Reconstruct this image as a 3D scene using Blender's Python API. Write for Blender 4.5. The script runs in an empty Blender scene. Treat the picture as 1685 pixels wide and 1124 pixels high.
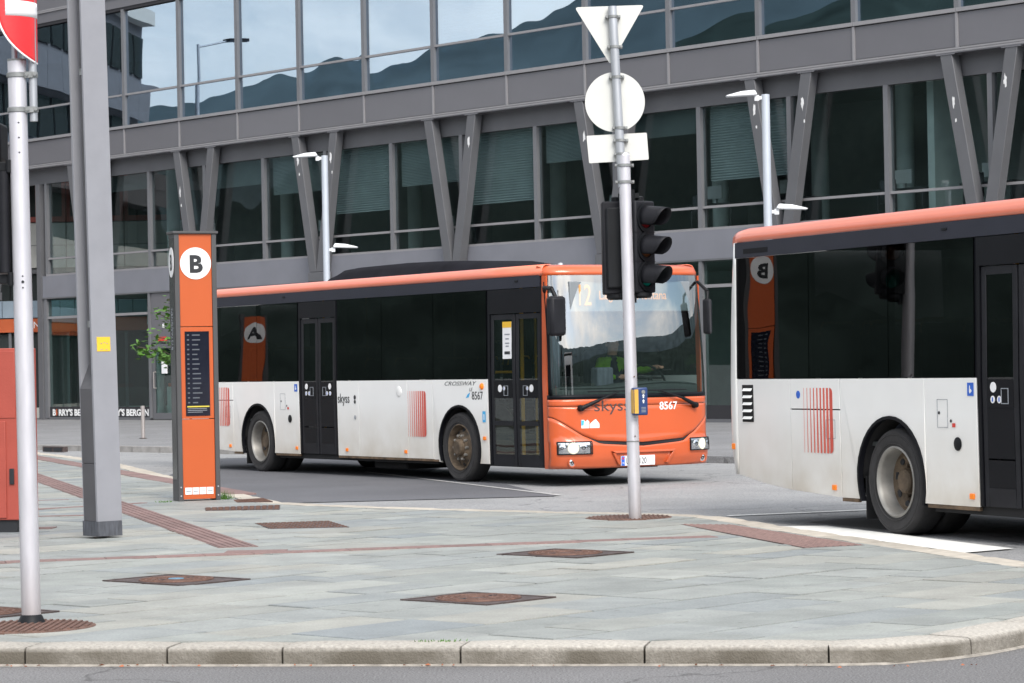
import bpy, bmesh, math, random
from math import sin, cos, pi, radians, sqrt
from mathutils import Vector, Matrix, noise
random.seed(7)
R = random.Random(11)
scene = bpy.context.scene
col = scene.collection

# ------------------------------------------------------------------ camera
cam_d = bpy.data.cameras.new('camera')
cam = bpy.data.objects.new('camera', cam_d)
col.objects.link(cam)
PITCH, ROLL, CH = 0.0086, -0.0192, 1.502
cam_d.sensor_width = 36
cam_d.lens = 4533.5 / 1685 * 36
cam_d.clip_start = 0.5
cam_d.clip_end = 9000
cam_d.dof.use_dof = True
cam_d.dof.focus_distance = 29
cam_d.dof.aperture_fstop = 13
_R0 = Vector((1, 0, 0)); _U0 = Vector((0, -sin(PITCH), cos(PITCH))); _F = Vector((0, cos(PITCH), sin(PITCH)))
_r = cos(ROLL) * _R0 + sin(ROLL) * _U0
_u = cos(ROLL) * _U0 - sin(ROLL) * _R0
cam.matrix_world = Matrix(((_r.x, _u.x, -_F.x, 0), (_r.y, _u.y, -_F.y, 0), (_r.z, _u.z, -_F.z, CH), (0, 0, 0, 1)))
scene.camera = cam

# ------------------------------------------------------------------ light and sky
SUN_EL, SUN_AZ = radians(40), radians(162)      # azimuth clockwise from +Y
world = bpy.data.worlds.new('World'); scene.world = world
world.use_nodes = True
wn, wl = world.node_tree.nodes, world.node_tree.links
wn.clear()
wo = wn.new('ShaderNodeOutputWorld'); bg = wn.new('ShaderNodeBackground')
bg.inputs['Strength'].default_value = 0.10
sky = wn.new('ShaderNodeTexSky'); sky.sky_type = 'NISHITA'; sky.sun_disc = False
sky.sun_elevation = SUN_EL; sky.sun_rotation = SUN_AZ
tc = wn.new('ShaderNodeTexCoord'); mp = wn.new('ShaderNodeMapping'); mp.inputs['Scale'].default_value = (1, 1, 2.6)
nz = wn.new('ShaderNodeTexNoise'); nz.inputs['Scale'].default_value = 2.6; nz.inputs['Detail'].default_value = 9; nz.inputs['Roughness'].default_value = .58
nz.inputs['Distortion'].default_value = .35
rp = wn.new('ShaderNodeValToRGB'); rp.color_ramp.elements[0].position = .37; rp.color_ramp.elements[1].position = .58
nz2 = wn.new('ShaderNodeTexNoise'); nz2.inputs['Scale'].default_value = 5; nz2.inputs['Detail'].default_value = 7
rp2 = wn.new('ShaderNodeValToRGB')
rp2.color_ramp.elements[0].position = .35; rp2.color_ramp.elements[0].color = (7.6, 7.7, 7.8, 1)
rp2.color_ramp.elements[1].position = .65; rp2.color_ramp.elements[1].color = (11.0, 10.7, 10.2, 1)
mx = wn.new('ShaderNodeMix'); mx.data_type = 'RGBA'
wl.new(tc.outputs['Generated'], mp.inputs['Vector'])
wl.new(mp.outputs['Vector'], nz.inputs['Vector']); wl.new(mp.outputs['Vector'], nz2.inputs['Vector'])
wl.new(nz.outputs['Fac'], rp.inputs['Fac']); wl.new(nz2.outputs['Fac'], rp2.inputs['Fac'])
wl.new(rp.outputs['Color'], mx.inputs[0]); wl.new(sky.outputs['Color'], mx.inputs[6]); wl.new(rp2.outputs['Color'], mx.inputs[7])
sdv = wn.new('ShaderNodeVectorMath'); sdv.operation = 'DOT_PRODUCT'
sdv.inputs[1].default_value = (sin(SUN_AZ) * cos(SUN_EL), cos(SUN_AZ) * cos(SUN_EL), sin(SUN_EL))
wl.new(tc.outputs['Generated'], sdv.inputs[0])
mx0 = wn.new('ShaderNodeMath'); mx0.operation = 'MAXIMUM'; mx0.inputs[1].default_value = 0; wl.new(sdv.outputs['Value'], mx0.inputs[0])
pw0 = wn.new('ShaderNodeMath'); pw0.operation = 'POWER'; pw0.inputs[1].default_value = 2; wl.new(mx0.outputs[0], pw0.inputs[0])
ml0 = wn.new('ShaderNodeMath'); ml0.operation = 'MULTIPLY_ADD'; ml0.inputs[1].default_value = 1.0; ml0.inputs[2].default_value = 1; wl.new(pw0.outputs[0], ml0.inputs[0])
scv = wn.new('ShaderNodeVectorMath'); scv.operation = 'SCALE'; wl.new(mx.outputs[2], scv.inputs[0]); wl.new(ml0.outputs[0], scv.inputs['Scale'])
wl.new(scv.outputs[0], bg.inputs['Color']); wl.new(bg.outputs[0], wo.inputs['Surface'])
sun_d = bpy.data.lights.new('sun', 'SUN'); sun_d.energy = 1.8; sun_d.angle = radians(24); sun_d.color = (1, .95, .88)
sun = bpy.data.objects.new('sun', sun_d); col.objects.link(sun)
sd = Vector((sin(SUN_AZ) * cos(SUN_EL), cos(SUN_AZ) * cos(SUN_EL), sin(SUN_EL)))
sun.rotation_euler = sd.to_track_quat('Z', 'Y').to_euler()
sun.location = (30, -20, 40)
vs = scene.view_settings
vs.view_transform = 'Standard'; vs.look = 'None'; vs.exposure = 0.72; vs.gamma = 1; vs.use_curve_mapping = False

# ------------------------------------------------------------------ materials
def _new(name):
    m = bpy.data.materials.new(name); m.use_nodes = True
    n, l = m.node_tree.nodes, m.node_tree.links
    n.clear()
    o = n.new('ShaderNodeOutputMaterial')
    return m, n, l, o

def mat(name, c, rough=.5, metal=0, var=.12, scale=3., bump=0., bscale=40., spec=.5, rnd=0., coat=0., dirt=None, emit=0., detail=5, stretch=None):
    """painted / stone / metal surface: base colour with noise variation, optional fine bump, optional dirt rising from the foot"""
    m, n, l, o = _new(name)
    b = n.new('ShaderNodeBsdfPrincipled'); l.new(b.outputs[0], o.inputs['Surface'])
    b.inputs['Roughness'].default_value = rough; b.inputs['Metallic'].default_value = metal
    b.inputs['Specular IOR Level'].default_value = spec
    b.inputs['Coat Weight'].default_value = coat; b.inputs['Coat Roughness'].default_value = .08
    t = n.new('ShaderNodeTexCoord'); src = t.outputs['Object']
    if stretch:
        mpp = n.new('ShaderNodeMapping'); mpp.inputs['Scale'].default_value = stretch
        l.new(src, mpp.inputs['Vector']); src = mpp.outputs['Vector']
    nt = n.new('ShaderNodeTexNoise'); nt.inputs['Scale'].default_value = scale; nt.inputs['Detail'].default_value = detail
    l.new(src, nt.inputs['Vector'])
    mr = n.new('ShaderNodeMapRange'); mr.inputs['From Min'].default_value = .25; mr.inputs['From Max'].default_value = .75
    mr.inputs['To Min'].default_value = 1 - var; mr.inputs['To Max'].default_value = 1 + var * .6
    l.new(nt.outputs['Fac'], mr.inputs['Value'])
    val = mr.outputs[0]
    if rnd:
        oi = n.new('ShaderNodeObjectInfo'); m2 = n.new('ShaderNodeMapRange')
        m2.inputs['To Min'].default_value = 1 - rnd; m2.inputs['To Max'].default_value = 1 + rnd
        l.new(oi.outputs['Random'], m2.inputs['Value'])
        mu = n.new('ShaderNodeMath'); mu.operation = 'MULTIPLY'
        l.new(val, mu.inputs[0]); l.new(m2.outputs[0], mu.inputs[1]); val = mu.outputs[0]
    vm = n.new('ShaderNodeVectorMath'); vm.operation = 'SCALE'
    vm.inputs[0].default_value = c; l.new(val, vm.inputs['Scale'])
    out = vm.outputs[0]
    if dirt:
        dc, z0, z1, amt = dirt
        sp = n.new('ShaderNodeSeparateXYZ'); l.new(t.outputs['Object'], sp.inputs[0])
        d1 = n.new('ShaderNodeMapRange'); d1.inputs['From Min'].default_value = z1; d1.inputs['From Max'].default_value = z0
        d1.inputs['To Min'].default_value = 0; d1.inputs['To Max'].default_value = amt
        l.new(sp.outputs['Z'], d1.inputs['Value'])
        dn = n.new('ShaderNodeTexNoise'); dn.inputs['Scale'].default_value = 2.2; dn.inputs['Detail'].default_value = 6
        l.new(t.outputs['Object'], dn.inputs['Vector'])
        dm = n.new('ShaderNodeMath'); dm.operation = 'MULTIPLY'; dm.use_clamp = True
        ad = n.new('ShaderNodeMath'); ad.operation = 'MULTIPLY'; ad.inputs[1].default_value = 1.8
        l.new(dn.outputs['Fac'], ad.inputs[0]); l.new(ad.outputs[0], dm.inputs[0]); l.new(d1.outputs[0], dm.inputs[1])
        mi = n.new('ShaderNodeMix'); mi.data_type = 'RGBA'
        l.new(dm.outputs[0], mi.inputs[0]); l.new(out, mi.inputs[6]); mi.inputs[7].default_value = (*dc, 1)
        out = mi.outputs[2]
    l.new(out, b.inputs['Base Color'])
    if emit:
        b.inputs['Emission Color'].default_value = (*c, 1); b.inputs['Emission Strength'].default_value = emit
    if bump:
        bn = n.new('ShaderNodeTexNoise'); bn.inputs['Scale'].default_value = bscale; bn.inputs['Detail'].default_value = 4
        l.new(t.outputs['Object'], bn.inputs['Vector'])
        bb = n.new('ShaderNodeBump'); bb.inputs['Strength'].default_value = bump; bb.inputs['Distance'].default_value = .01
        l.new(bn.outputs['Fac'], bb.inputs['Height']); l.new(bb.outputs[0], b.inputs['Normal'])
    return m

def glass(name, tint, ior=1.5, wave=0., wscale=1.2, rough=0., gcol=(1, 1, 1), solid=0., scol=(.02, .03, .035), wstretch=(1, 1, 1)):
    """window pane: Fresnel mirror over a tinted see-through body (single sheet), slightly wavy"""
    m, n, l, o = _new(name)
    tr = n.new('ShaderNodeBsdfTransparent'); tr.inputs[0].default_value = (*tint, 1)
    body = tr.outputs[0]
    if solid:
        df = n.new('ShaderNodeBsdfDiffuse'); df.inputs[0].default_value = (*scol, 1)
        ms = n.new('ShaderNodeMixShader'); ms.inputs[0].default_value = solid
        l.new(tr.outputs[0], ms.inputs[1]); l.new(df.outputs[0], ms.inputs[2]); body = ms.outputs[0]
    gl = n.new('ShaderNodeBsdfGlossy'); gl.inputs['Roughness'].default_value = rough; gl.inputs['Color'].default_value = (*gcol, 1)
    fr = n.new('ShaderNodeFresnel'); fr.inputs['IOR'].default_value = ior
    ge = n.new('ShaderNodeNewGeometry')
    # the same reflectance from both sides of the sheet
    fb = n.new('ShaderNodeMath'); fb.operation = 'DIVIDE'; fb.inputs[0].default_value = 1; fb.inputs[1].default_value = ior
    mi = n.new('ShaderNodeMix'); mi.data_type = 'FLOAT'; mi.inputs[2].default_value = ior; mi.inputs[3].default_value = 1 / ior
    mi.inputs[2].default_value = ior
    l.new(ge.outputs['Backfacing'], mi.inputs[0])
    mi.inputs[3].default_value = 1 / ior; l.new(mi.outputs[0], fr.inputs['IOR'])
    mxs = n.new('ShaderNodeMixShader')
    l.new(fr.outputs[0], mxs.inputs[0]); l.new(body, mxs.inputs[1]); l.new(gl.outputs[0], mxs.inputs[2])
    l.new(mxs.outputs[0], o.inputs['Surface'])
    if wave:
        t = n.new('ShaderNodeTexCoord'); oi = n.new('ShaderNodeObjectInfo')
        va = n.new('ShaderNodeVectorMath'); va.operation = 'ADD'
        sc = n.new('ShaderNodeMath'); sc.operation = 'MULTIPLY'; sc.inputs[1].default_value = 50
        mpp = n.new('ShaderNodeMapping'); mpp.inputs['Scale'].default_value = wstretch
        l.new(t.outputs['Object'], mpp.inputs['Vector'])
        l.new(oi.outputs['Random'], sc.inputs[0]); l.new(mpp.outputs[0], va.inputs[0]); l.new(sc.outputs[0], va.inputs[1])
        nn = n.new('ShaderNodeTexNoise'); nn.inputs['Scale'].default_value = wscale; nn.inputs['Detail'].default_value = 1
        l.new(va.outputs[0], nn.inputs['Vector'])
        bb = n.new('ShaderNodeBump'); bb.inputs['Strength'].default_value = 1; bb.inputs['Distance'].default_value = wave
        l.new(nn.outputs['Fac'], bb.inputs['Height'])
        l.new(bb.outputs[0], gl.inputs['Normal'])
    return m

def emis(name, c, s):
    m, n, l, o = _new(name)
    e = n.new('ShaderNodeEmission'); e.inputs[0].default_value = (*c, 1); e.inputs[1].default_value = s
    l.new(e.outputs[0], o.inputs['Surface'])
    return m

def slab_mat():
    m, n, l, o = _new('paving_slate')
    b = n.new('ShaderNodeBsdfPrincipled'); l.new(b.outputs[0], o.inputs['Surface'])
    ge = n.new('ShaderNodeNewGeometry'); oi = n.new('ShaderNodeObjectInfo')
    ad = n.new('ShaderNodeMath'); l.new(ge.outputs['Random Per Island'], ad.inputs[0]); l.new(oi.outputs['Random'], ad.inputs[1])
    fr = n.new('ShaderNodeMath'); fr.operation = 'FRACT'; l.new(ad.outputs[0], fr.inputs[0])
    rp = n.new('ShaderNodeValToRGB'); cr = rp.color_ramp; cr.interpolation = 'LINEAR'
    cols = [(0, (.238, .254, .244)), (.2, (.292, .308, .296)), (.36, (.220, .243, .252)), (.52, (.330, .342, .320)), (.66, (.262, .282, .270)), (.8, (.296, .298, .274)), (.9, (.342, .344, .312)), (1, (.230, .252, .256))]
    cr.elements[0].position = 0; cr.elements[0].color = (*cols[0][1], 1)
    cr.elements[1].position = 1; cr.elements[1].color = (*cols[-1][1], 1)
    for p, c in cols[1:-1]:
        e = cr.elements.new(p); e.color = (*c, 1)
    l.new(fr.outputs[0], rp.inputs[0])
    t = n.new('ShaderNodeNewGeometry')
    n1 = n.new('ShaderNodeTexNoise'); n1.inputs['Scale'].default_value = 2.3; n1.inputs['Detail'].default_value = 8; n1.inputs['Roughness'].default_value = .65
    l.new(t.outputs['Position'], n1.inputs['Vector'])
    n2 = n.new('ShaderNodeTexNoise'); n2.inputs['Scale'].default_value = 60; n2.inputs['Detail'].default_value = 4
    l.new(t.outputs['Position'], n2.inputs['Vector'])
    ma = n.new('ShaderNodeMapRange'); ma.inputs['From Min'].default_value = .3; ma.inputs['From Max'].default_value = .7; ma.inputs['To Min'].default_value = .80; ma.inputs['To Max'].default_value = 1.14
    l.new(n1.outputs['Fac'], ma.inputs['Value'])
    mb_ = n.new('ShaderNodeMapRange'); mb_.inputs['From Min'].default_value = .3; mb_.inputs['From Max'].default_value = .7; mb_.inputs['To Min'].default_value = .84; mb_.inputs['To Max'].default_value = 1.10
    l.new(n2.outputs['Fac'], mb_.inputs['Value'])
    mu = n.new('ShaderNodeMath'); mu.operation = 'MULTIPLY'; l.new(ma.outputs[0], mu.inputs[0]); l.new(mb_.outputs[0], mu.inputs[1])
    vm = n.new('ShaderNodeVectorMath'); vm.operation = 'SCALE'; l.new(rp.outputs[0], vm.inputs[0]); l.new(mu.outputs[0], vm.inputs['Scale'])
    # pale scuffs and old gum
    n3 = n.new('ShaderNodeTexNoise'); n3.inputs['Scale'].default_value = 5.5; n3.inputs['Detail'].default_value = 10; n3.inputs['Roughness'].default_value = .7
    l.new(t.outputs['Position'], n3.inputs['Vector'])
    r3 = n.new('ShaderNodeMapRange'); r3.inputs['From Min'].default_value = .63; r3.inputs['From Max'].default_value = .75; r3.inputs['To Max'].default_value = .45
    l.new(n3.outputs['Fac'], r3.inputs['Value'])
    mi = n.new('ShaderNodeMix'); mi.data_type = 'RGBA'; l.new(r3.outputs[0], mi.inputs[0]); l.new(vm.outputs[0], mi.inputs[6]); mi.inputs[7].default_value = (.44, .45, .43, 1)
    vg = n.new('ShaderNodeTexVoronoi'); vg.inputs['Scale'].default_value = 3.2; l.new(t.outputs['Position'], vg.inputs['Vector'])
    rg = n.new('ShaderNodeMapRange'); rg.inputs['From Min'].default_value = .045; rg.inputs['From Max'].default_value = .07; rg.inputs['To Min'].default_value = .55; rg.inputs['To Max'].default_value = 0
    l.new(vg.outputs['Distance'], rg.inputs['Value'])
    mg = n.new('ShaderNodeMix'); mg.data_type = 'RGBA'; l.new(rg.outputs[0], mg.inputs[0]); l.new(mi.outputs[2], mg.inputs[6]); mg.inputs[7].default_value = (.10, .10, .095, 1)
    l.new(mg.outputs[2], b.inputs['Base Color'])
    b.inputs['Roughness'].default_value = .62; b.inputs['Specular IOR Level'].default_value = .35
    bb = n.new('ShaderNodeBump'); bb.inputs['Strength'].default_value = .35; bb.inputs['Distance'].default_value = .006
    l.new(n1.outputs['Fac'], bb.inputs['Height']); l.new(bb.outputs[0], b.inputs['Normal'])
    return m

def asphalt(name, c, grain=130., var=.35, cracks=True):
    m, n, l, o = _new(name)
    b = n.new('ShaderNodeBsdfPrincipled'); l.new(b.outputs[0], o.inputs['Surface'])
    ge = n.new('ShaderNodeNewGeometry')
    n1 = n.new('ShaderNodeTexNoise'); n1.inputs['Scale'].default_value = grain; n1.inputs['Detail'].default_value = 3
    n2 = n.new('ShaderNodeTexNoise'); n2.inputs['Scale'].default_value = .55; n2.inputs['Detail'].default_value = 7; n2.inputs['Roughness'].default_value = .6
    n4 = n.new('ShaderNodeTexVoronoi'); n4.inputs['Scale'].default_value = grain * .55
    for q in (n1, n2, n4): l.new(ge.outputs['Position'], q.inputs['Vector'])
    a = n.new('ShaderNodeMapRange'); a.inputs['From Min'].default_value = .3; a.inputs['From Max'].default_value = .7; a.inputs['To Min'].default_value = 1 - var; a.inputs['To Max'].default_value = 1 + var
    l.new(n1.outputs['Fac'], a.inputs['Value'])
    a2 = n.new('ShaderNodeMapRange'); a2.inputs['From Min'].default_value = .3; a2.inputs['From Max'].default_value = .7; a2.inputs['To Min'].default_value = .86; a2.inputs['To Max'].default_value = 1.12
    l.new(n2.outputs['Fac'], a2.inputs['Value'])
    mu = n.new('ShaderNodeMath'); mu.operation = 'MULTIPLY'; l.new(a.outputs[0], mu.inputs[0]); l.new(a2.outputs[0], mu.inputs[1])
    vm = n.new('ShaderNodeVectorMath'); vm.operation = 'SCALE'; vm.inputs[0].default_value = c; l.new(mu.outputs[0], vm.inputs['Scale'])
    out = vm.outputs[0]
    if cracks:
        v = n.new('ShaderNodeTexVoronoi'); v.feature = 'DISTANCE_TO_EDGE'; v.inputs['Scale'].default_value = .22
        nd = n.new('ShaderNodeTexNoise'); nd.inputs['Scale'].default_value = 1.4; nd.inputs['Detail'].default_value = 6
        l.new(ge.outputs['Position'], nd.inputs['Vector'])
        va = n.new('ShaderNodeVectorMath'); va.operation = 'ADD'
        vsn = n.new('ShaderNodeVectorMath'); vsn.operation = 'SCALE'; vsn.inputs['Scale'].default_value = 1.6
        l.new(nd.outputs['Color'], vsn.inputs[0]); l.new(ge.outputs['Position'], va.inputs[0]); l.new(vsn.outputs[0], va.inputs[1]); l.new(va.outputs[0], v.inputs['Vector'])
        cr = n.new('ShaderNodeMapRange'); cr.inputs['From Min'].default_value = .0015; cr.inputs['From Max'].default_value = .006; cr.inputs['To Min'].default_value = .55; cr.inputs['To Max'].default_value = 1
        l.new(v.outputs['Distance'], cr.inputs['Value'])
        v2 = n.new('ShaderNodeVectorMath'); v2.operation = 'SCALE'; l.new(out, v2.inputs[0]); l.new(cr.outputs[0], v2.inputs['Scale']); out = v2.outputs[0]
    l.new(out, b.inputs['Base Color'])
    b.inputs['Roughness'].default_value = .72; b.inputs['Specular IOR Level'].default_value = .4
    bb = n.new('ShaderNodeBump'); bb.inputs['Strength'].default_value = .6; bb.inputs['Distance'].default_value = .006
    l.new(n4.outputs['Distance'], bb.inputs['Height']); l.new(bb.outputs[0], b.inputs['Normal'])
    return m

M = {}
M['slab'] = slab_mat()
M['joint'] = mat('paving_joint_sand', (.055, .050, .038), .95, var=.4, scale=6)
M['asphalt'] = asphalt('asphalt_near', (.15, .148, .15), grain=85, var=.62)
M['asphalt_far'] = asphalt('asphalt_far', (.27, .272, .275), grain=60)  # pale asphalt; glancing sheen is also put into its colour
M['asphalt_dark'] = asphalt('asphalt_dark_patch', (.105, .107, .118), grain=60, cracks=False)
M['pave_far'] = asphalt('far_pavement_asphalt', (.21, .21, .215), grain=60)
M['kerb'] = mat('granite_kerb', (.42, .395, .355), .85, var=.40, scale=45, bump=.7, bscale=90, rnd=.09, detail=9, spec=.3, dirt=((.115, .102, .082), -.034, .0, .95))
M['kerb_far'] = mat('granite_kerb_far', (.47, .43, .37), .85, var=.25, scale=9, bump=.3, rnd=.1, spec=.3)
M['kerb_grey'] = mat('grey_kerb_stone', (.26, .25, .24), .85, var=.3, scale=5, rnd=.12)
M['clay'] = mat('red_brown_band', (.215, .140, .130), .8, var=.3, scale=20, bump=.4, bscale=60, rnd=.12)
M['clay_dark'] = mat('warning_field_base', (.085, .052, .048), .85, var=.3, scale=20)
M['clay_light'] = mat('warning_stud', (.21, .135, .122), .8, var=.3, scale=20)
M['gutter'] = mat('gutter_mortar', (.31, .285, .25), .9, var=.45, scale=18, detail=9)
M['rust'] = mat('rusty_cast_iron', (.150, .082, .062), .75, .25, var=.5, scale=14, bump=.6, bscale=70, detail=8)
M['iron'] = mat('brown_cast_iron', (.095, .070, .066), .6, .4, var=.5, scale=18, bump=.6, bscale=60, detail=8)
M['white_paint'] = mat('road_marking_white', (.80, .80, .77), .8, var=.16, scale=9, bump=.3, detail=9)
M['line_old'] = mat('old_road_line', (.46, .46, .45), .85, var=.3, scale=12)
M['galv'] = mat('galvanised_steel', (.42, .44, .47), .48, .55, var=.22, scale=16, stretch=(1, 1, .15))
M['pole'] = mat('aluminium_pole', (.63, .62, .66), .36, .45, var=.13, scale=6, stretch=(3, 3, .6), dirt=((.16, .10, .06), -.05, .42, .55))
M['clamp'] = mat('pole_clamp', (.27, .28, .28), .55, .6, var=.3, scale=20)
M['sign_back'] = mat('sign_back', (.58, .585, .56), .5, .1, var=.05, scale=4)
M['sign_edge'] = mat('sign_edge', (.5, .5, .5), .5, .5)
M['sign_red'] = mat('sign_red', (.72, .030, .035), .35, var=.12, scale=5, bump=.1)
M['sign_white'] = mat('sign_white', (.82, .82, .83), .4, var=.06)
M['black_plastic'] = mat('black_plastic', (.008, .009, .011), .5, var=.3, scale=5, spec=.2)
M['dark_plastic'] = mat('dark_grey_plastic', (.014, .0145, .018), .5, var=.3, scale=5, spec=.18)
M['lens_red'] = mat('signal_lens_red', (.12, .006, .008), .15)
M['lens_amber'] = mat('signal_lens_amber', (.10, .035, .012), .15)
M['lens_green'] = mat('signal_lens_green', (.003, .13, .10), .15)
M['blue_box'] = mat('push_box_blue', (.018, .045, .15), .35)
M['yellow_box'] = mat('push_box_yellow', (.62, .36, .06), .45)
M['yellow_sticker'] = mat('yellow_sticker', (.80, .47, .03), .5, var=.05)
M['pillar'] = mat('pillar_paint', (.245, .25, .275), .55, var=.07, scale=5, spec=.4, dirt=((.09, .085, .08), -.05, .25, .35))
M['pillar_cover'] = mat('pillar_cover_grey', (.085, .085, .092), .6, var=.12, scale=4, spec=.3)  # darker grey than the flanges; cover, web, shoulder and drainpipe
M['pillar_dark'] = mat('pillar_base_paint', (.075, .08, .095), .7, var=.5, scale=14, stretch=(3, 3, .5))
M['tower_frame'] = mat('totem_frame', (.075, .075, .078), .5, .3, var=.1)
M['tower_orange'] = mat('totem_orange', (.47, .088, .018), .42, var=.05, scale=2, bump=.05)
M['red_box'] = mat('red_cabinet_paint', (.35, .065, .045), .5, var=.12, scale=3, bump=.15)
M['totem_side'] = mat('totem_side_panel', (.055, .055, .058), .2, .1, var=.15)
M['ink'] = mat('black_ink', (.016, .018, .022), .5)
M['soft_ink'] = mat('grey_ink', (.24, .26, .29), .6)
M['row_ink'] = mat('screen_row', (.085, .095, .115), .5)
M['screen'] = mat('display_glass', (.012, .014, .024), .1, var=.2, scale=6)
M['white_print'] = mat('white_print', (.8, .8, .8), .5, var=.03)
M['yellow_print'] = mat('yellow_print', (.55, .45, .05), .5)
M['bus_white'] = mat('bus_white_paint', (.84, .84, .825), .28, var=.035, scale=2, coat=.35, dirt=((.44, .37, .27), .22, 1.1, .62))
M['bus_orange'] = mat('bus_orange_paint', (.56, .098, .026), .30, var=.05, scale=2, coat=.5, dirt=((.20, .06, .03), .15, .5, .5))
M['bus_roofstrip'] = mat('bus_roof_strip_paint', (.78, .20, .115), .35, var=.05, scale=2, coat=.5)
M['bus_black'] = mat('bus_black_panel', (.007, .0075, .010), .42, var=.2, scale=2, spec=.12)
M['unit_black'] = mat('roof_unit_black', (.012, .012, .016), .75, var=.3, spec=.05)
M['bus_band'] = mat('bus_cantrail_band', (.026, .028, .040), .42, var=.12, scale=2, spec=.2)
M['rubber'] = mat('tyre_rubber', (.026, .025, .026), .82, var=.3, scale=9, bump=.3)
M['rim'] = mat('steel_rim', (.28, .27, .25), .5, .45, var=.35, scale=6)
M['rim_rust'] = mat('rusty_hub', (.135, .100, .068), .75, .35, var=.6, scale=9, bump=.5)
M['under'] = mat('underbody', (.012, .012, .013), .9, var=.4)
M['rust_edge'] = mat('rusty_sill_edge', (.13, .085, .05), .85, var=.7, scale=8)
M['stripe_red'] = mat('stripe_print_red', (.66, .12, .085), .45, var=.05)
M['stripe_deep'] = mat('stripe_print_deep', (.60, .085, .06), .4)
M['amber'] = mat('amber_lamp', (.80, .20, .01), .3, emit=.12)
M['chrome'] = mat('lamp_reflector', (.75, .75, .77), .12, .95, var=.05)
M['headlamp'] = emis('headlamp_glow', (1, .93, .72), .8)
M['daylamp'] = emis('headlamp_core', (1, .95, .82), 2.2)
M['led'] = emis('led_sign_orange', (1, .42, .14), .9)
M['display'] = mat('display_blind', (.20, .22, .235), .4, var=.05)
M['blue_print'] = mat('blue_print', (.02, .12, .55), .5)
M['cyan_print'] = mat('cyan_print', (.05, .40, .75), .5)
M['red_print'] = mat('red_print', (.6, .04, .03), .5)
M['wscreen'] = glass('windscreen_glass', (.66, .76, .75), 3.2, wave=.004, wscale=.9)
M['side_glass'] = glass('tinted_side_glass', (.20, .21, .215), 1.5, wave=.0035, wscale=1.2)
M['door_glass'] = glass('door_glass', (.68, .76, .74), 1.45, wave=.003, wscale=1.5)
M['lens_glass'] = glass('lens_glass', (.9, .92, .93), 1.45)
M['handrail'] = mat('yellow_handrail', (.75, .36, .02), .4)
M['seat'] = mat('bus_seat_fabric', (.05, .06, .09), .9)
M['inside'] = mat('bus_interior_trim', (.12, .14, .14), .7)
M['dash'] = mat('dashboard', (.06, .068, .068), .7)
M['curtain'] = mat('grey_blind_fabric', (.15, .165, .20), .9, var=.3, scale=6, stretch=(6, 6, .4))
M['hivis'] = mat('hivis_jacket', (.17, .38, .015), .8)
M['navy'] = mat('navy_cloth', (.015, .018, .035), .9)
M['skin'] = mat('skin', (.50, .27, .19), .55)
M['hair'] = mat('hair', (.05, .035, .025), .8)
M['frame'] = mat('facade_frame_grey', (.13, .132, .142), .48, .15, var=.07, scale=2, spec=.4)
M['spandrel'] = mat('facade_spandrel', (.160, .158, .172), .36, .25, var=.05, scale=1.2, rnd=.06)
M['sill_light'] = mat('facade_sill_light', (.27, .265, .275), .5, .2, var=.08)
M['mullion'] = mat('facade_mullion', (.165, .168, .18), .5, .2, var=.07)
M['steel'] = mat('facade_steel', (.112, .114, .123), .55, .1, var=.1, scale=1.5)
M['beam'] = mat('facade_beam', (.19, .195, .222), .55, .1, var=.1, scale=1.2)
M['shade_and_panel'] = mat('head_shade_foot_panel', (.02, .02, .024), .8)  # near-black, for painted shade above windows and dark shop foot panels
M['glass_up'] = glass('upper_window_glass', (.5, .58, .60), 6.0, wave=.012, wscale=.36, gcol=(.70, .84, 1), wstretch=(1, 1, .6))
M['glass_low'] = glass('lower_window_glass', (.80, .86, .865), 1.6, wave=.008, wscale=.35)
M['glass_shop'] = glass('shop_glass', (.78, .88, .86), 1.5, wave=.004, wscale=.35)
M['room'] = mat('office_interior', (.20, .21, .21), .9)
M['room_floor'] = mat('office_floor', (.12, .11, .10), .8)
M['room_white'] = mat('office_white', (.5, .55, .53), .8)
M['blind'] = mat('window_blind', (.22, .255, .26), .8, var=.15, scale=1.5)
M['desk'] = mat('office_furniture', (.03, .03, .035), .6)
M['paint_patch'] = mat('bare_white_patch', (.72, .72, .72), .6)
M['far_white'] = mat('far_white_panel', (.55, .54, .50), .7, var=.08, rnd=.04)
M['far_blue'] = mat('far_blue_panel', (.26, .33, .40), .6, var=.08, rnd=.06)
M['far_dark'] = mat('far_dark_glass', (.03, .035, .035), .15)
M['far_wall'] = mat('far_grey_wall', (.14, .14, .15), .8)
M['leaf'] = mat('leaf_green', (.065, .165, .018), .6, var=.4, scale=7, rnd=.2)
M['bark'] = mat('bark', (.07, .055, .04), .9, var=.4)
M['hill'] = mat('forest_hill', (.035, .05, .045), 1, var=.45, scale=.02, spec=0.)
M['hill_far'] = mat('far_hill_haze', (.085, .115, .125), 1, var=.35, scale=.008, spec=0.)  # paler and bluer than the near hill, haze put into the colour
M['lamp_post'] = mat('lamp_post_grey', (.50, .54, .60), .45, .3, var=.05)
M['lamp_head'] = mat('lamp_head_white', (.72, .74, .76), .4)
M['stainless'] = mat('stainless', (.55, .5, .48), .35, .7)
M['red_leaf'] = mat('dry_leaf', (.33, .11, .05), .9, rnd=.5)
M['monitor'] = mat('monitor', (.35, .36, .36), .5)

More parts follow.
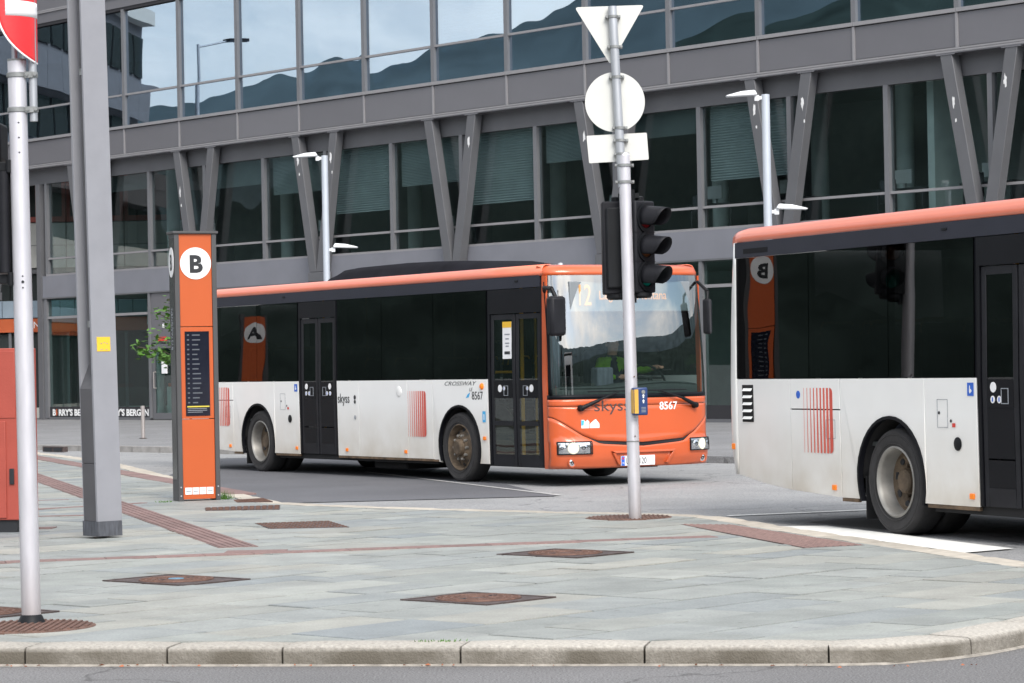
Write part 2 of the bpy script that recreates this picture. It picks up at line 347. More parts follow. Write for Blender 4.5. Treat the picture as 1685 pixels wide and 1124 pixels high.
# ------------------------------------------------------------------ mesh helpers
class MB:
    def __init__(s): s.v = []; s.f = []
    def add(s, vs, fs):
        k = len(s.v); s.v += [tuple(p) for p in vs]; s.f += [tuple(i + k for i in f) for f in fs]; return s
    def box(s, x0, x1, y0, y1, z0, z1):
        return s.add([(x0, y0, z0), (x1, y0, z0), (x1, y1, z0), (x0, y1, z0), (x0, y0, z1), (x1, y0, z1), (x1, y1, z1), (x0, y1, z1)],
                     [(0, 3, 2, 1), (4, 5, 6, 7), (0, 1, 5, 4), (1, 2, 6, 5), (2, 3, 7, 6), (3, 0, 4, 7)])
    def obox(s, c, ax, ay, az):
        c = Vector(c); ax = Vector(ax); ay = Vector(ay); az = Vector(az)
        vs = [c + i * ax + j * ay + k * az for k in (-1, 1) for i, j in ((-1, -1), (1, -1), (1, 1), (-1, 1))]
        return s.add(vs, [(0, 3, 2, 1), (4, 5, 6, 7), (0, 1, 5, 4), (1, 2, 6, 5), (2, 3, 7, 6), (3, 0, 4, 7)])
    def prism(s, pts, fa, fb):
        n = len(pts)
        A = [fa(p) for p in pts]; B = [fb(p) for p in pts]
        return s.add(A + B, [tuple(range(n))[::-1], tuple(range(n, 2 * n))] + [(i, (i + 1) % n, (i + 1) % n + n, i + n) for i in range(n)])
    def tube(s, p0, p1, r0, r1=None, n=12, cap=True):
        r1 = r0 if r1 is None else r1
        p0 = Vector(p0); p1 = Vector(p1); d = (p1 - p0).normalized()
        a = d.orthogonal().normalized(); b = d.cross(a)
        vs = []
        for p, r in ((p0, r0), (p1, r1)):
            for i in range(n):
                t = 2 * pi * i / n; vs.append(p + (a * cos(t) + b * sin(t)) * r)
        fs = [(i, (i + 1) % n, (i + 1) % n + n, i + n) for i in range(n)]
        if cap: fs += [tuple(range(n))[::-1], tuple(range(n, 2 * n))]
        return s.add(vs, fs)
    def path(s, pts, r, n=8):
        for a, b in zip(pts, pts[1:]): s.tube(a, b, r, r, n)
        return s
    def lathe(s, prof, c, axis, n=32, closed=False, cap=False):
        """prof: (radius, height along axis)"""
        c = Vector(c); d = Vector(axis).normalized(); a = d.orthogonal().normalized(); b = d.cross(a)
        vs = []
        for r, h in prof:
            for i in range(n):
                t = 2 * pi * i / n; vs.append(c + d * h + (a * cos(t) + b * sin(t)) * r)
        fs = []
        for j in range(len(prof) - 1 + (1 if closed else 0)):
            j2 = (j + 1) % len(prof)
            for i in range(n):
                i2 = (i + 1) % n; fs.append((j * n + i, j * n + i2, j2 * n + i2, j2 * n + i))
        if cap and not closed:
            if prof[0][0] > 1e-5: fs.append(tuple(range(n))[::-1])
            if prof[-1][0] > 1e-5: fs.append(tuple(range((len(prof) - 1) * n, len(prof) * n)))
        return s.add(vs, fs)
    def grid(s, fn, nu, nv, flip=False):
        vs = [fn(i / nu, j / nv) for j in range(nv + 1) for i in range(nu + 1)]
        fs = []
        for j in range(nv):
            for i in range(nu):
                a = j * (nu + 1) + i; q = (a, a + 1, a + nu + 2, a + nu + 1)
                fs.append(q[::-1] if flip else q)
        return s.add(vs, fs)
    def mesh(s, name, m=None, smooth=True, ang=35):
        me = bpy.data.meshes.new(name); me.from_pydata(s.v, [], s.f)
        bm = bmesh.new(); bm.from_mesh(me); bmesh.ops.recalc_face_normals(bm, faces=bm.faces); bm.to_mesh(me); bm.free()
        if m: me.materials.append(m)
        if smooth:
            for p in me.polygons: p.use_smooth = True
            me.set_sharp_from_angle(angle=radians(ang))
        return me
    def build(s, name, m, parent=None, bevel=0., solid=0., label=None, kind=None, **k):
        o = bpy.data.objects.new(name, s.mesh(name, m, **k)); col.objects.link(o)
        if parent: o.parent = parent
        if bevel:
            b = o.modifiers.new('bevel', 'BEVEL'); b.width = bevel; b.segments = 2; b.limit_method = 'ANGLE'; b.angle_limit = radians(40)
        if solid:
            b = o.modifiers.new('solid', 'SOLIDIFY'); b.thickness = solid; b.offset = -1
        if label: o['label'] = label
        if kind: o['kind'] = kind
        return o

def tag(o, label, cat, group=None):
    o['label'] = label; o['category'] = cat
    if group: o['group'] = group
    return o
def thing(name, label, cat, loc=(0, 0, 0), rz=0, group=None):
    o = bpy.data.objects.new(name, None); col.objects.link(o); o.empty_display_size = .3
    o.location = loc; o.rotation_euler = (0, 0, rz)
    return tag(o, label, cat, group)
def struct(o): o['kind'] = 'structure'; return o
def inst(me, name, parent=None, loc=(0, 0, 0), rot=(0, 0, 0), scale=(1, 1, 1), label=None):
    o = bpy.data.objects.new(name, me); col.objects.link(o)
    if parent: o.parent = parent
    o.location = loc; o.rotation_euler = rot; o.scale = scale
    if label: o['label'] = label
    return o
def copy_tree(o, parent=None):
    c = o.copy(); col.objects.link(c); c.parent = parent
    for ch in list(o.children): copy_tree(ch, c)
    return c

def text(name, s, h, origin, right, up, m, parent=None, align='LEFT', wx=1., depth=.0015, fn=None, bold=0., shear=0., off=0., label=None):
    """lettering as a thin mesh; h is the capital height, origin the baseline start (or centre)"""
    cu = bpy.data.curves.new(name, 'FONT'); cu.body = s; cu.size = h / .73; cu.align_x = align; cu.extrude = depth; cu.offset = bold; cu.shear = shear
    cu.resolution_u = 3
    to = bpy.data.objects.new(name, cu); col.objects.link(to)
    dg = bpy.context.evaluated_depsgraph_get()
    me = bpy.data.meshes.new_from_object(to.evaluated_get(dg))
    bpy.data.objects.remove(to)
    r = Vector(right).normalized(); u = Vector(up).normalized(); nn = r.cross(u); o = Vector(origin)
    for v in me.vertices:
        p = o + r * (v.co.x * wx) + u * v.co.y + nn * (v.co.z + off)
        v.co = fn(p) if fn else p
    me.materials.clear(); me.materials.append(m)
    ob = bpy.data.objects.new(name, me); col.objects.link(ob)
    if parent: ob.parent = parent
    if label: ob['label'] = label
    return ob

# ------------------------------------------------------------------ ground
ZR = -.11
gm = MB().add([(-3000, -3000, ZR), (3000, -3000, ZR), (3000, 5000, ZR), (-3000, 5000, ZR)], [(0, 1, 2, 3)])
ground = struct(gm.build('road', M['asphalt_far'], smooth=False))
def sheet(name, pts, z, m, parent=None):
    o = MB().add([(x, y, z) for x, y in pts], [tuple(range(len(pts)))]).build(name, m, parent, smooth=False)
    if not parent: struct(o)
    return o
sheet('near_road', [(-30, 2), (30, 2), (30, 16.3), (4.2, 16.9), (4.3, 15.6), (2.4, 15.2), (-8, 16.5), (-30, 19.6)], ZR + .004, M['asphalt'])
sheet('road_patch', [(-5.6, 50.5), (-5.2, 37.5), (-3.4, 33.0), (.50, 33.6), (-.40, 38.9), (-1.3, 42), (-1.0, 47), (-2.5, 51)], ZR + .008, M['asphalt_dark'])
# thin pale line along the patch edge, dark worn lane under the right bus, markings
def strip(name, p0, p1, w, z, m, parent=None):
    p0 = Vector((*p0, 0)); p1 = Vector((*p1, 0)); d = (p1 - p0).normalized(); n = Vector((-d.y, d.x, 0)) * w / 2
    return sheet(name, [((p0 + n).x, (p0 + n).y), ((p0 - n).x, (p0 - n).y), ((p1 - n).x, (p1 - n).y), ((p1 + n).x, (p1 + n).y)], z, m, parent)
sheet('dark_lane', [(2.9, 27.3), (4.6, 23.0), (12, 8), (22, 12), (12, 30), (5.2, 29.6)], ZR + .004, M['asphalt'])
struct(strip('road_line', (2.2, 28.55), (5.6, 29.95), .10, ZR + .012, M['white_paint']))
sheet('stop_line', [(2.50, 26.56), (2.99, 26.52), (4.13, 22.88), (3.66, 22.50)], ZR + .012, M['white_paint'])
struct(strip('worn_road_line', (.55, 33.72), (-2.3, 42.5), .07, ZR + .014, M['line_old']))

# the pavement island: outer kerb edge, counter-clockwise
outer = [(-16, 17.9), (-8, 16.33), (-2.861, 15.224), (1.63, 14.47), (1.95, 14.46), (2.42, 14.72), (2.86, 15.30), (3.42, 16.1), (4.0, 17.3), (4.10, 18.5), (3.86, 19.6),
         (3.66, 20.35), (3.47, 21.079), (3.179, 22.2), (2.76, 23.7), (2.418, 25.116), (2.068, 26.651), (1.80, 27.10), (1.29, 27.589), (.325, 28.285), (-.956, 29.363),
         (-1.926, 30.369), (-2.523, 31.138), (-2.725, 31.495), (-3.76, 35.374), (-4.913, 39.6), (-6.541, 45.899), (-7.847, 49.697), (-9.464, 54.0), (-13, 60), (-20, 68), (-40, 60)]
def offset_poly(P, d):
    n = len(P); out = []
    for i in range(n):
        a, b, c = Vector(P[i - 1]), Vector(P[i]), Vector(P[(i + 1) % n])
        e1 = (b - a).normalized(); e2 = (c - b).normalized()
        n1 = Vector((-e1.y, e1.x)); n2 = Vector((-e2.y, e2.x)); m = (n1 + n2).normalized()
        out.append(b + m * d / max(.4, m.dot(n1)))
    return out
inner = [tuple(p) for p in offset_poly(outer, .30)]
island = bpy.data.objects.new('pavement', None); col.objects.link(island); struct(island)
base = MB().prism([tuple(p) for p in offset_poly(outer, .06)], lambda p: (p[0], p[1], ZR - .05), lambda p: (p[0], p[1], -.012))
base.build('bedding', M['joint'], island, smooth=False)

def clip(poly, rect):
    out = list(poly)
    for i in range(4):
        a = rect[i]; b = rect[(i + 1) % 4]; ex, ey = b[0] - a[0], b[1] - a[1]
        src = out; out = []
        if not src: break
        side = lambda p: ex * (p[1] - a[1]) - ey * (p[0] - a[0])
        for j in range(len(src)):
            p, q = src[j - 1], src[j]; sp, sq = side(p), side(q)
            if (sp >= 0) != (sq >= 0):
                t = sp / (sp - sq); out.append((p[0] + (q[0] - p[0]) * t, p[1] + (q[1] - p[1]) * t))
            if sq >= 0: out.append(q)
    return out
def area(P): return .5 * sum(P[i - 1][0] * P[i][1] - P[i][0] * P[i - 1][1] for i in range(len(P)))
def in_view(x, y, m=.04):
    return y > 3 and abs(x / y) < 842.5 / 4533 + m
inner_tiles = [tuple(p) for p in offset_poly(outer, .306)]
A0 = radians(48)
d1 = (cos(A0), sin(A0)); d2 = (-sin(A0), cos(A0))
tiles = []
v = -30.0
while v < 60:
    w = R.choice([.36, .42, .5, .5, .6])
    u = -30 + R.random()
    # skip rows that miss the island in view
    while u < 70:
        L = R.uniform(.45, 1.25)
        g = R.choice([.003, .004, .009, .018])
        rc = []
        for uu, vv in ((u + g, v + g), (u + L - g, v + g), (u + L - g, v + w - g), (u + g, v + w - g)):
            rc.append((d1[0] * uu + d2[0] * vv, 20 + d1[1] * uu + d2[1] * vv))
        cxx = sum(p[0] for p in rc) / 4; cyy = sum(p[1] for p in rc) / 4
        if 13.5 < cyy < 58 and cxx > -16 and cxx < 5 and in_view(cxx, cyy, .11):
            pl = clip(inner_tiles, rc)
            if len(pl) >= 3 and area(pl) > .004: tiles.append((cyy, cxx, pl))
        u += L
    v += w
tiles.sort()
def tile_geo(mb, pl, cx, cy):
    dz = R.uniform(-.0045, .0025); tx, ty = R.uniform(-.003, .003), R.uniform(-.003, .003)
    # drop points that sit on top of each other
    q = [p for i, p in enumerate(pl) if (p[0] - pl[i - 1][0]) ** 2 + (p[1] - pl[i - 1][1]) ** 2 > 1e-6]
    if len(q) < 3: return
    n = len(q)
    cen = (sum(p[0] for p in q) / n, sum(p[1] for p in q) / n)
    top = lambda p, k=0: (p[0] - cx, p[1] - cy, dz - k + (p[0] - cen[0]) * tx + (p[1] - cen[1]) * ty)
    ins = [(p[0] + (cen[0] - p[0]) * .003, p[1] + (cen[1] - p[1]) * .003) for p in q]
    vs = [top(p) for p in ins] + [top(p, .004) for p in q] + [(p[0] - cx, p[1] - cy, -.03) for p in q]
    fs = [tuple(range(n))] + [(i + n, (i + 1) % n + n, (i + 1) % n, i) for i in range(n)] + [(i + 2 * n, (i + 1) % n + 2 * n, (i + 1) % n + n, i + n) for i in range(n)]
    mb.add(vs, fs)
vis = [t for t in tiles if in_view(t[1], t[0], .012) and t[0] < 40]
chosen = vis[:298]; cs = set(id(t) for t in chosen)
rest = MB()
for t in tiles:
    if id(t) in cs:
        mb = MB(); tile_geo(mb, t[2], t[1], t[0])
        if mb.v:
            o = mb.build('paving_slab', M['slab'], island, smooth=False); o.location = (t[1], t[0], 0)
    else: tile_geo(rest, t[2], 0, 0)
rest.build('far_paving_slab', M['slab'], island, smooth=False, kind='stuff')

# kerb stones round the island
def polyline_pts(P, s):
    for a, b in zip(P, P[1:]):
        L = (Vector(b) - Vector(a)).length
        if s <= L + 1e-9: return Vector(a).lerp(Vector(b), s / L), (Vector(b) - Vector(a)).normalized()
        s -= L
    return Vector(P[-1]), (Vector(P[-1]) - Vector(P[-2])).normalized()
def smooth_line(P, k=3):
    P = [Vector(p) for p in P]
    for _ in range(k):
        Q = [P[0]]
        for a, b in zip(P, P[1:]): Q += [a.lerp(b, .25), a.lerp(b, .75)]
        Q.append(P[-1]); P = Q
    return P
kl = [Vector(p) for p in outer[:4]] + smooth_line(outer[4:28], 2) + [Vector(outer[28])]
tot = sum((b - a).length for a, b in zip(kl, kl[1:]))
def kerb_stone(s0, s1, wd, name, m, parent):
    g = .006; s0 += g; s1 -= g
    n = max(1, int((s1 - s0) / .16)); prof_v = []
    jit = R.uniform(-.004, .004); zt = R.uniform(-.002, .003)
    for i in range(n + 1):
        p, d = polyline_pts(kl, s0 + (s1 - s0) * i / n); nn = Vector((-d.y, d.x))
        e = .006 if i in (0, n) else 0
        for off, z in ((.004, ZR - .05), (.0 + e, ZR + .015), (.002 + e, zt - .030), (.010 + e, zt - .012), (.030 + e, zt - e), (wd, zt - e), (wd, -.05)):
            q = p + nn * (off + jit * .5); prof_v.append((q.x, q.y, z))
    k = 7; fs = []
    for i in range(n):
        for j in range(k - 1): a = i * k + j; fs.append((a, a + 1, a + k + 1, a + k))
    fs += [tuple(range(k)), tuple(range(n * k, n * k + k))[::-1]]
    o = MB().add(prof_v, fs).build(name, m, parent)
    return o
# stones of the near kerb: joints at the measured places
s_at = lambda x: (Vector((x, 16.33 - (x + 8) * (16.33 - 15.224) / (8 - 2.861))) - kl[0]).length if x < -2.861 else (kl[1] - kl[0]).length + (kl[2] - kl[1]).length + (x + 2.861) / cos(math.atan2(15.224 - 14.47, 1.63 + 2.861))
js = [s_at(x) for x in (-8, -7.05, -6.1, -5.15, -4.2, -3.45, -2.72, -1.92, -1.28, -.31, .67, 1.63)]
s = js[-1]
while s < tot - 1:
    s += R.choice([.9, .98, .62, 1.0]); js.append(s)
for k, (a, b) in enumerate(zip(js, js[1:])):
    pm, _ = polyline_pts(kl, (a + b) / 2)
    if pm.x < -12: continue
    kerb_stone(a, b, .298, 'kerb_stone', M['kerb'] if pm.y < 20 else M['kerb_far'], island)
# gutter line of pale mortar at the kerb's foot
gp = MB()
for i in range(60):
    p, d = polyline_pts(kl, js[2] + (js[16] - js[2]) * i / 59); nn = Vector((-d.y, d.x))
    wj = .010 * noise.noise(Vector((p.x * 5, p.y * 5, 0)))
    for off, z in ((-.026 + wj, ZR + .005), (-.018 + wj, ZR + .010), (.004, ZR + .016)):
        q = p + nn * off; gp.v.append((q.x, q.y, z))
for i in range(59):
    for j in range(2): a = i * 3 + j; gp.f.append((a, a + 1, a + 4, a + 3))
gp.build('gutter_mortar', M['gutter'], island)

# red-brown bands of clay plates set in the slabs (proud a few mm)
def band(p0, p1, w, n_len, name='clay_plate', ribs=0, m='clay', z=.004):
    p0 = Vector(p0); p1 = Vector(p1); d = p1 - p0; L = d.length; d.normalize(); nn = Vector((-d.y, d.x))
    k = int(L / n_len)
    mb = MB(); t = w / 2
    mb.box(-n_len / 2 + .003, n_len / 2 - .003, -t, t, -.02, 0)
    for r in range(ribs):
        c = -t + w * (r + .5) / ribs; h = w / ribs * .22
        mb.box(-n_len / 2 + .012, n_len / 2 - .012, c - h, c + h, -.002, .005)
    me = mb.mesh(name, M[m], smooth=False)
    for i in range(k):
        c = p0 + d * (i + .5) * n_len
        if in_view(c.x, c.y, .02): inst(me, name, island, (c.x, c.y, z + R.uniform(-.001, .001)), (0, 0, math.atan2(d.y, d.x)))
band((-6.42, 21.50), (1.98, 23.72), .24, .4)
band((-8.4, 45.4), (-2.20, 22.85), .34, .6, 'guide_plate', 5)
MB().box(-.20, .30, -.13, .15, -.02, 0).build('guide_end_plate', M['clay'], island, smooth=False).location = (-2.20, 22.80, .006)
band((-9.2, 51.6), (-3.25, 33.35), .34, .5)
band((-8.4, 32.0), (-5.2, 32.9), .12, .4); band((-8, 29.0), (-4.4, 29.2), .12, .4)
band((-5.4, 30.6), (-4.1, 31.9), .12, .4)
MB().box(-.5, .5, -.16, .16, -.02, 0).build('clay_plate', M['clay'], island, smooth=False).location = (-5.0, 26.9, .005)
# studded warning field at the crossing
def quad_pt(q, u, v):
    a = Vector(q[0]).lerp(Vector(q[1]), u); b = Vector(q[3]).lerp(Vector(q[2]), u); return a.lerp(b, v)
qf = [(1.53, 25.45), (1.97, 25.22), (2.80, 22.15), (2.30, 21.95)]
mb = MB(); mb.prism(qf, lambda p: (p[0], p[1], -.01), lambda p: (p[0], p[1], .003))
mb.build('warning_field', M['clay_dark'], island, smooth=False)
st = MB()
for i in range(8):
    for j in range(48):
        p = quad_pt(qf, (i + .5) / 8, (j + .5) / 48)
        st.add([(p.x - .020, p.y - .018, .003), (p.x + .020, p.y - .018, .003), (p.x + .020, p.y + .018, .003), (p.x - .020, p.y + .018, .003), (p.x - .013, p.y - .012, .010), (p.x + .013, p.y - .012, .010), (p.x + .013, p.y + .012, .010), (p.x - .013, p.y + .012, .010)], [(0, 1, 5, 4), (1, 2, 6, 5), (2, 3, 7, 6), (3, 0, 4, 7), (4, 5, 6, 7)])
st.build('warning_stud', M['clay_light'], island, kind='stuff', smooth=False)

# covers
def square_cover(c, sx, sy, rz, label):
    t = thing('manhole_cover', label, 'manhole cover', (c[0], c[1], 0), rz, 'cast iron covers in the slabs')
    f = MB()
    for b in ((-sx / 2, sx / 2, -sy / 2, -sy / 2 + .035), (-sx / 2, sx / 2, sy / 2 - .035, sy / 2), (-sx / 2, -sx / 2 + .035, -sy / 2 + .035, sy / 2 - .035), (sx / 2 - .035, sx / 2, -sy / 2 + .035, sy / 2 - .035)):
        f.box(b[0], b[1], b[2], b[3], -.02, .008)
    f.box(-sx / 2 + .035, sx / 2 - .035, -sy / 2 + .035, sy / 2 - .035, -.02, .004)
    f.build('frame', M['iron'], t, smooth=False)
    r = min(sx, sy) / 2 - .05; lid = MB()
    lid.lathe([(0, .007), (r, .007), (r, .004)], (0, 0, 0), (0, 0, 1), 40)
    lo = lid.build('lid', M['iron'], t)
    rb = MB()
    for k in range(5):
        rr = r * (.25 + .17 * k)
        rb.lathe([(rr, .006), (rr + .004, .014), (rr + .016, .014), (rr + .02, .006)], (0, 0, 0), (0, 0, 1), 40, closed=False)
    for k in range(24):
        a = k * pi / 12; rb.obox((cos(a) * r * .6, sin(a) * r * .6, .010), (cos(a) * r * .33, sin(a) * r * .33, 0), (-sin(a) * .006, cos(a) * .006, 0), (0, 0, .003))
    rb.build('ring', M['rust'], lo)
    for k in range(2):
        MB().box(-.03, .03, -.012, .012, .0, .0155).build('lifting_slot', M['ink'], lo).location = (r * .5 * (1 if k else -1), 0, 0)
    return t
square_cover((-2.45, 19.85), .64, .88, A0, 'square iron manhole cover between the left pole and the centre')
tcov = bpy.data.objects['manhole_cover']
MB().lathe([(0, .016), (.055, .016), (.06, .006)], (0, 0, 0), (0, 0, 1), 20).build('paint_dab', mat('blue_paint_dab', (.10, .22, .32), .6), tcov)
square_cover((-.25, 17.77), .66, .76, A0, 'square iron manhole cover nearest the front kerb')
square_cover((.39, 21.86), .70, .84, A0, 'square iron manhole cover before the traffic signal pole')
square_cover((-3.42, 17.42), .7, .8, A0, 'iron manhole cover cut off by the left photo edge')
def rect_cover(pts, label, cat='inspection cover'):
    cx_ = sum(p[0] for p in pts) / 4; cy_ = sum(p[1] for p in pts) / 4
    t = thing('inspection_cover', label, cat, (cx_, cy_, 0))
    q = [(p[0] - cx_, p[1] - cy_) for p in pts]
    MB().prism(q, lambda p: (p[0], p[1], -.02), lambda p: (p[0], p[1], .005)).build('plate', M['iron'], t, smooth=False)
    st = MB()
    for i in range(7):
        for j in range(12):
            p = quad_pt(q, (i + .5) / 7, (j + .5) / 12)
            st.obox((p.x, p.y, .007), (.022, 0, 0), (0, .022, 0), (0, 0, .003))
    st.build('tread', M['rust'], t, smooth=False, kind='stuff')
rect_cover([(-2.55, 26.97), (-2.31, 26.0), (-1.57, 26.04), (-1.84, 27.15)], 'oblong iron cover in front of the rear bus wheel')
rect_cover([(-3.40, 30.2), (-3.33, 29.65), (-2.53, 29.6), (-2.6, 30.5)], 'small iron cover just right of the orange totem')
rect_cover([(-3.25, 31.9), (-3.15, 31.3), (-2.75, 31.3), (-2.95, 32.2)], 'narrow iron cover at the kerb beside the orange totem')
def disc_cover(c, r, label):
    t = thing('pole_footing_cover', label, 'footing cover', (c[0], c[1], 0), 0, 'rusty round plates at pole feet')
    MB().lathe([(0, .008), (r - .02, .008), (r, .003), (r, -.02)], (0, 0, 0), (0, 0, 1), 48).build('plate', M['rust'], t)
    rb = MB()
    for k in range(-9, 10):
        x = k * r / 10; hh = sqrt(max(0, r * r * .88 - x * x))
        rb.obox((x, 0, .010), (.008, 0, 0), (0, hh, 0), (0, 0, .004))
    rb.build('rib', M['rust'], t, smooth=False)
    return t
disc_cover((-2.91, 16.40), .40, 'round rusty plate under the white pole at left')
disc_cover((1.10, 26.75), .42, 'round rusty plate under the traffic signal pole')

# ------------------------------------------------------------------ hills beyond the square
def hill(name, r, prof, m, seed, rough):
    n = 360; vs = []
    for i in range(n):
        a = 2 * pi * i / n; be = math.degrees(a)       # azimuth from +X
        e = prof(be) + rough * (noise.noise(Vector((cos(a) * 6, sin(a) * 6, seed))) + .5 * noise.noise(Vector((cos(a) * 25, sin(a) * 25, seed))))
        h = r * math.tan(radians(max(.3, e)))
        x, y = cos(a), sin(a)
        for q, rr in ((0, r * .72), (.35, r * .82), (.72, r * .91), (1, r), (0, r * 1.2)):
            hh = h * q * (1 + (.12 * noise.noise(Vector((x * 14, y * 14, q * 3 + seed))) if 0 < q < 1 else 0)); vs.append((x * rr, y * rr, ZR - 1 + hh))
    fs = []
    for i in range(n):
        j = (i + 1) % n
        for k in range(4): fs.append((i * 5 + k, j * 5 + k, j * 5 + k + 1, i * 5 + k + 1))
    return struct(MB().add(vs, fs).build(name, m, ang=80))
def interp(tb, x):
    if x <= tb[0][0]: return tb[0][1]
    for (a, ya), (b, yb) in zip(tb, tb[1:]):
        if x <= b: return ya + (yb - ya) * (x - a) / (b - a)
    return tb[-1][1]
hill('hills', 3400, lambda b: interp([(0, 8), (60, 6), (120, 7), (140, 8.5), (154, 8.5), (159, 6.0), (163.5, 5.3), (167, 6.2), (171, 7.2), (173, 8.0), (176, 9.6), (180, 11), (190, 12), (230, 9), (300, 8.5), (336, 8), (360, 8)], b), M['hill_far'], 3.1, .22)  # crest raised on the left to keep bright sky out of the bus windows
hill('near_hills', 2100, lambda b: interp([(0, 6.6), (60, 5), (110, 6), (140, 8), (154, 8), (159, 4.6), (163, 2.8), (165, 4.0), (168, 5.3), (171, 6.0), (174, 6.6), (178, 8), (190, 8), (230, 6), (300, 6.5), (330, 7.2), (338, 6.4), (360, 6.6)], b), M['hill'], 8.7, .2)  # ridge raised at the same bearing so the bus windows mirror it dark
# ------------------------------------------------------------------ the office building (local x along the front, y inwards, z up)
FA_ = 0.8534
F0 = (0, 73.07, 0)
B = thing('office_building', 'long grey glass office building with V shaped steel columns behind the buses', 'building', F0, -FA_)
def part(mb, name, m, parent=B, **k): return mb.build(name, M[m], parent, **k)
TL, TR = -33.8, 24.5
# structural slabs, roof, back: gives the rooms their depth
GL = -23.9                                        # left end of the lower storeys
for (a, z0, z1, nm) in ((TL, 8.32, 9.15, 'floor_slab'), (TL, 13.05, 14.2, 'floor_slab'), (TL, 18.0, 18.5, 'roof'), (GL, 4.02, 4.72, 'floor_slab')):
    part(MB().box(a, TR, .45 if z0 > 5 else .5, 14, z0, z1), nm, 'room' if nm == 'floor_slab' else 'beam', smooth=False)
for (a, z0, z1) in ((GL, 0, 4.02), (GL, 4.72, 8.32), (TL, 9.15, 13.05), (TL, 14.2, 18.0)):
    part(MB().box(a, TR, 7.0, 7.2, z0, z1), 'back_wall', 'room', smooth=False)
    part(MB().box(TR - .2, TR, .5, 7.0, z0, z1), 'end_wall', 'room', smooth=False)
part(MB().box(GL, TR, .5, 7.0, .0, .03), 'shop_floor', 'room_floor', smooth=False)
part(MB().box(GL, TR, .5, 7.0, 4.72, 4.75), 'carpet', 'room_floor', smooth=False)
for z0, z1 in ((9.15, 13.05), (14.2, 18.0)): part(MB().box(TL - .2, TL, .4, 7.2, z0, z1), 'end_wall', 'frame', smooth=False)
# inner walls, columns and desks seen through the panes
for t in (-20.5, -14.2, -7.9, -1.6, 4.7, 8.2, 11.0, 17.4):
    part(MB().tube((t, 3.2, 4.75), (t, 3.2, 8.3), .22, n=20), 'inner_column', 'room_white')
for t in (-21.3, -12.2, -3.2, 6.3, 15.0): part(MB().tube((t, 3.0, .03), (t, 3.0, 4.0), .25, n=20), 'inner_column', 'room_white')
part(MB().box(7.9, 8.3, 2.2, 6.9, .03, 4.0), 'inner_wall', 'room_white', smooth=False)
part(MB().box(8.9, 11.5, 5.4, 5.5, .03, 2.6), 'inner_wall', 'room_white', smooth=False)
part(MB().box(13.4, 13.6, 1.2, 6.9, 4.75, 8.3), 'inner_wall', 'room_white', smooth=False)
for t in (-16.5, -10.6, -4.2, 2.0, 5.6, 8.1, 11.8, 14.4, 18.2):
    d = MB().box(t, t + 1.5, 1.1, 1.8, 5.42, 5.46)
    for q in (0.05, 1.42): d.box(t + q, t + q + .04, 1.15, 1.75, 4.75, 5.42)
    dk = part(d, 'desk', 'desk', smooth=False)
    sc = MB().box(t + .5, t + 1.0, 1.3, 1.33, 5.58, 5.9); sc.box(t + .72, t + .78, 1.31, 1.4, 5.46, 5.6)
    part(sc, 'monitor', 'monitor', dk, smooth=False)
    part(MB().grid(lambda u, v, t=t: (t + .4 + .5 * u, .75 + .12 * (u - .5) ** 2 * 4, 5.1 + .55 * v), 6, 2), 'chair_back', 'desk', solid=.03)
# window grid of the upper storeys
ups = [-.03 + 3.07 * k for k in range(-11, 9)]
MPW = [.075]
def pane_mesh(w, h):
    return MB().box(-w / 2, w / 2, 0, .02, -h / 2, h / 2).mesh('window_pane', M['glass_up'], smooth=False)
pu, pl = pane_mesh(2.95, 2.5), pane_mesh(2.95, .88)
blinds_up = {-4: .0, -1: 1.0, 2: .3, 4: .5}
for lev, (z0, zt, z1) in enumerate(((9.30, 10.28, 12.93), (14.35, 15.35, 17.95))):
    m_up = MB().box(-.07, .07, 0, .16, 0, z1 - z0 + .1).mesh('mullion', M['mullion'], smooth=False)
    tr = MB().box(-1.465, 1.465, .03, .12, -.03, .03).mesh('transom', M['sill_light'], smooth=False)
    sl = MB().box(-1.53, 1.53, -.03, .14, -.045, .045).mesh('window_sill', M['sill_light'], smooth=False)
    sp = MB().box(-1.50, 1.50, .02, .08, -.375, .375).mesh('spandrel_panel', M['spandrel'], smooth=False)
    js_ = MB().box(-.035, .035, 0, .07, -.40, .40).mesh('panel_joint', M['sill_light'], smooth=False)
    tm = MB().box(-1.532, 1.532, -.03, .10, -.022, .022).mesh('bottom_trim', M['sill_light'], smooth=False)
    for k in range(len(ups)):
        t = ups[k]; c = t + 1.535
        inst(m_up, 'mullion', B, (t, 0, z0 - .05))
        zs = z0 - .90 + .35 if lev == 0 else z0 - .55
        inst(js_, 'panel_joint', B, (t, -.01, z0 - .5))
        if k == len(ups) - 1: continue
        inst(pu, 'window_pane', B, (c, .09, (zt + z1) / 2), (R.gauss(0, .0016), 0, R.gauss(0, .0022)), (1, 1, (z1 - zt - .03) / 2.5))
        inst(pl, 'window_pane', B, (c, .09, (zt + z0) / 2), (R.gauss(0, .0016), 0, R.gauss(0, .0022)), (1, 1, (zt - z0 - .03) / .88))
        inst(tr, 'transom', B, (c, 0, zt)); inst(sl, 'window_sill', B, (c, 0, z0 - .045))
        inst(sp, 'spandrel_panel', B, (c, 0, z0 - .49))
        inst(tm, 'bottom_trim', B, (c, 0, z0 - .905)); inst(tm, 'bottom_trim', B, (c, -.012, z0 - .96))
    part(MB().box(TL, TR, .02, .4, z1 + .02, z1 + .12), 'head_shade_strip', 'shade_and_panel', smooth=False)  # near-black strip puts the ledge's shade into the colour above the panes
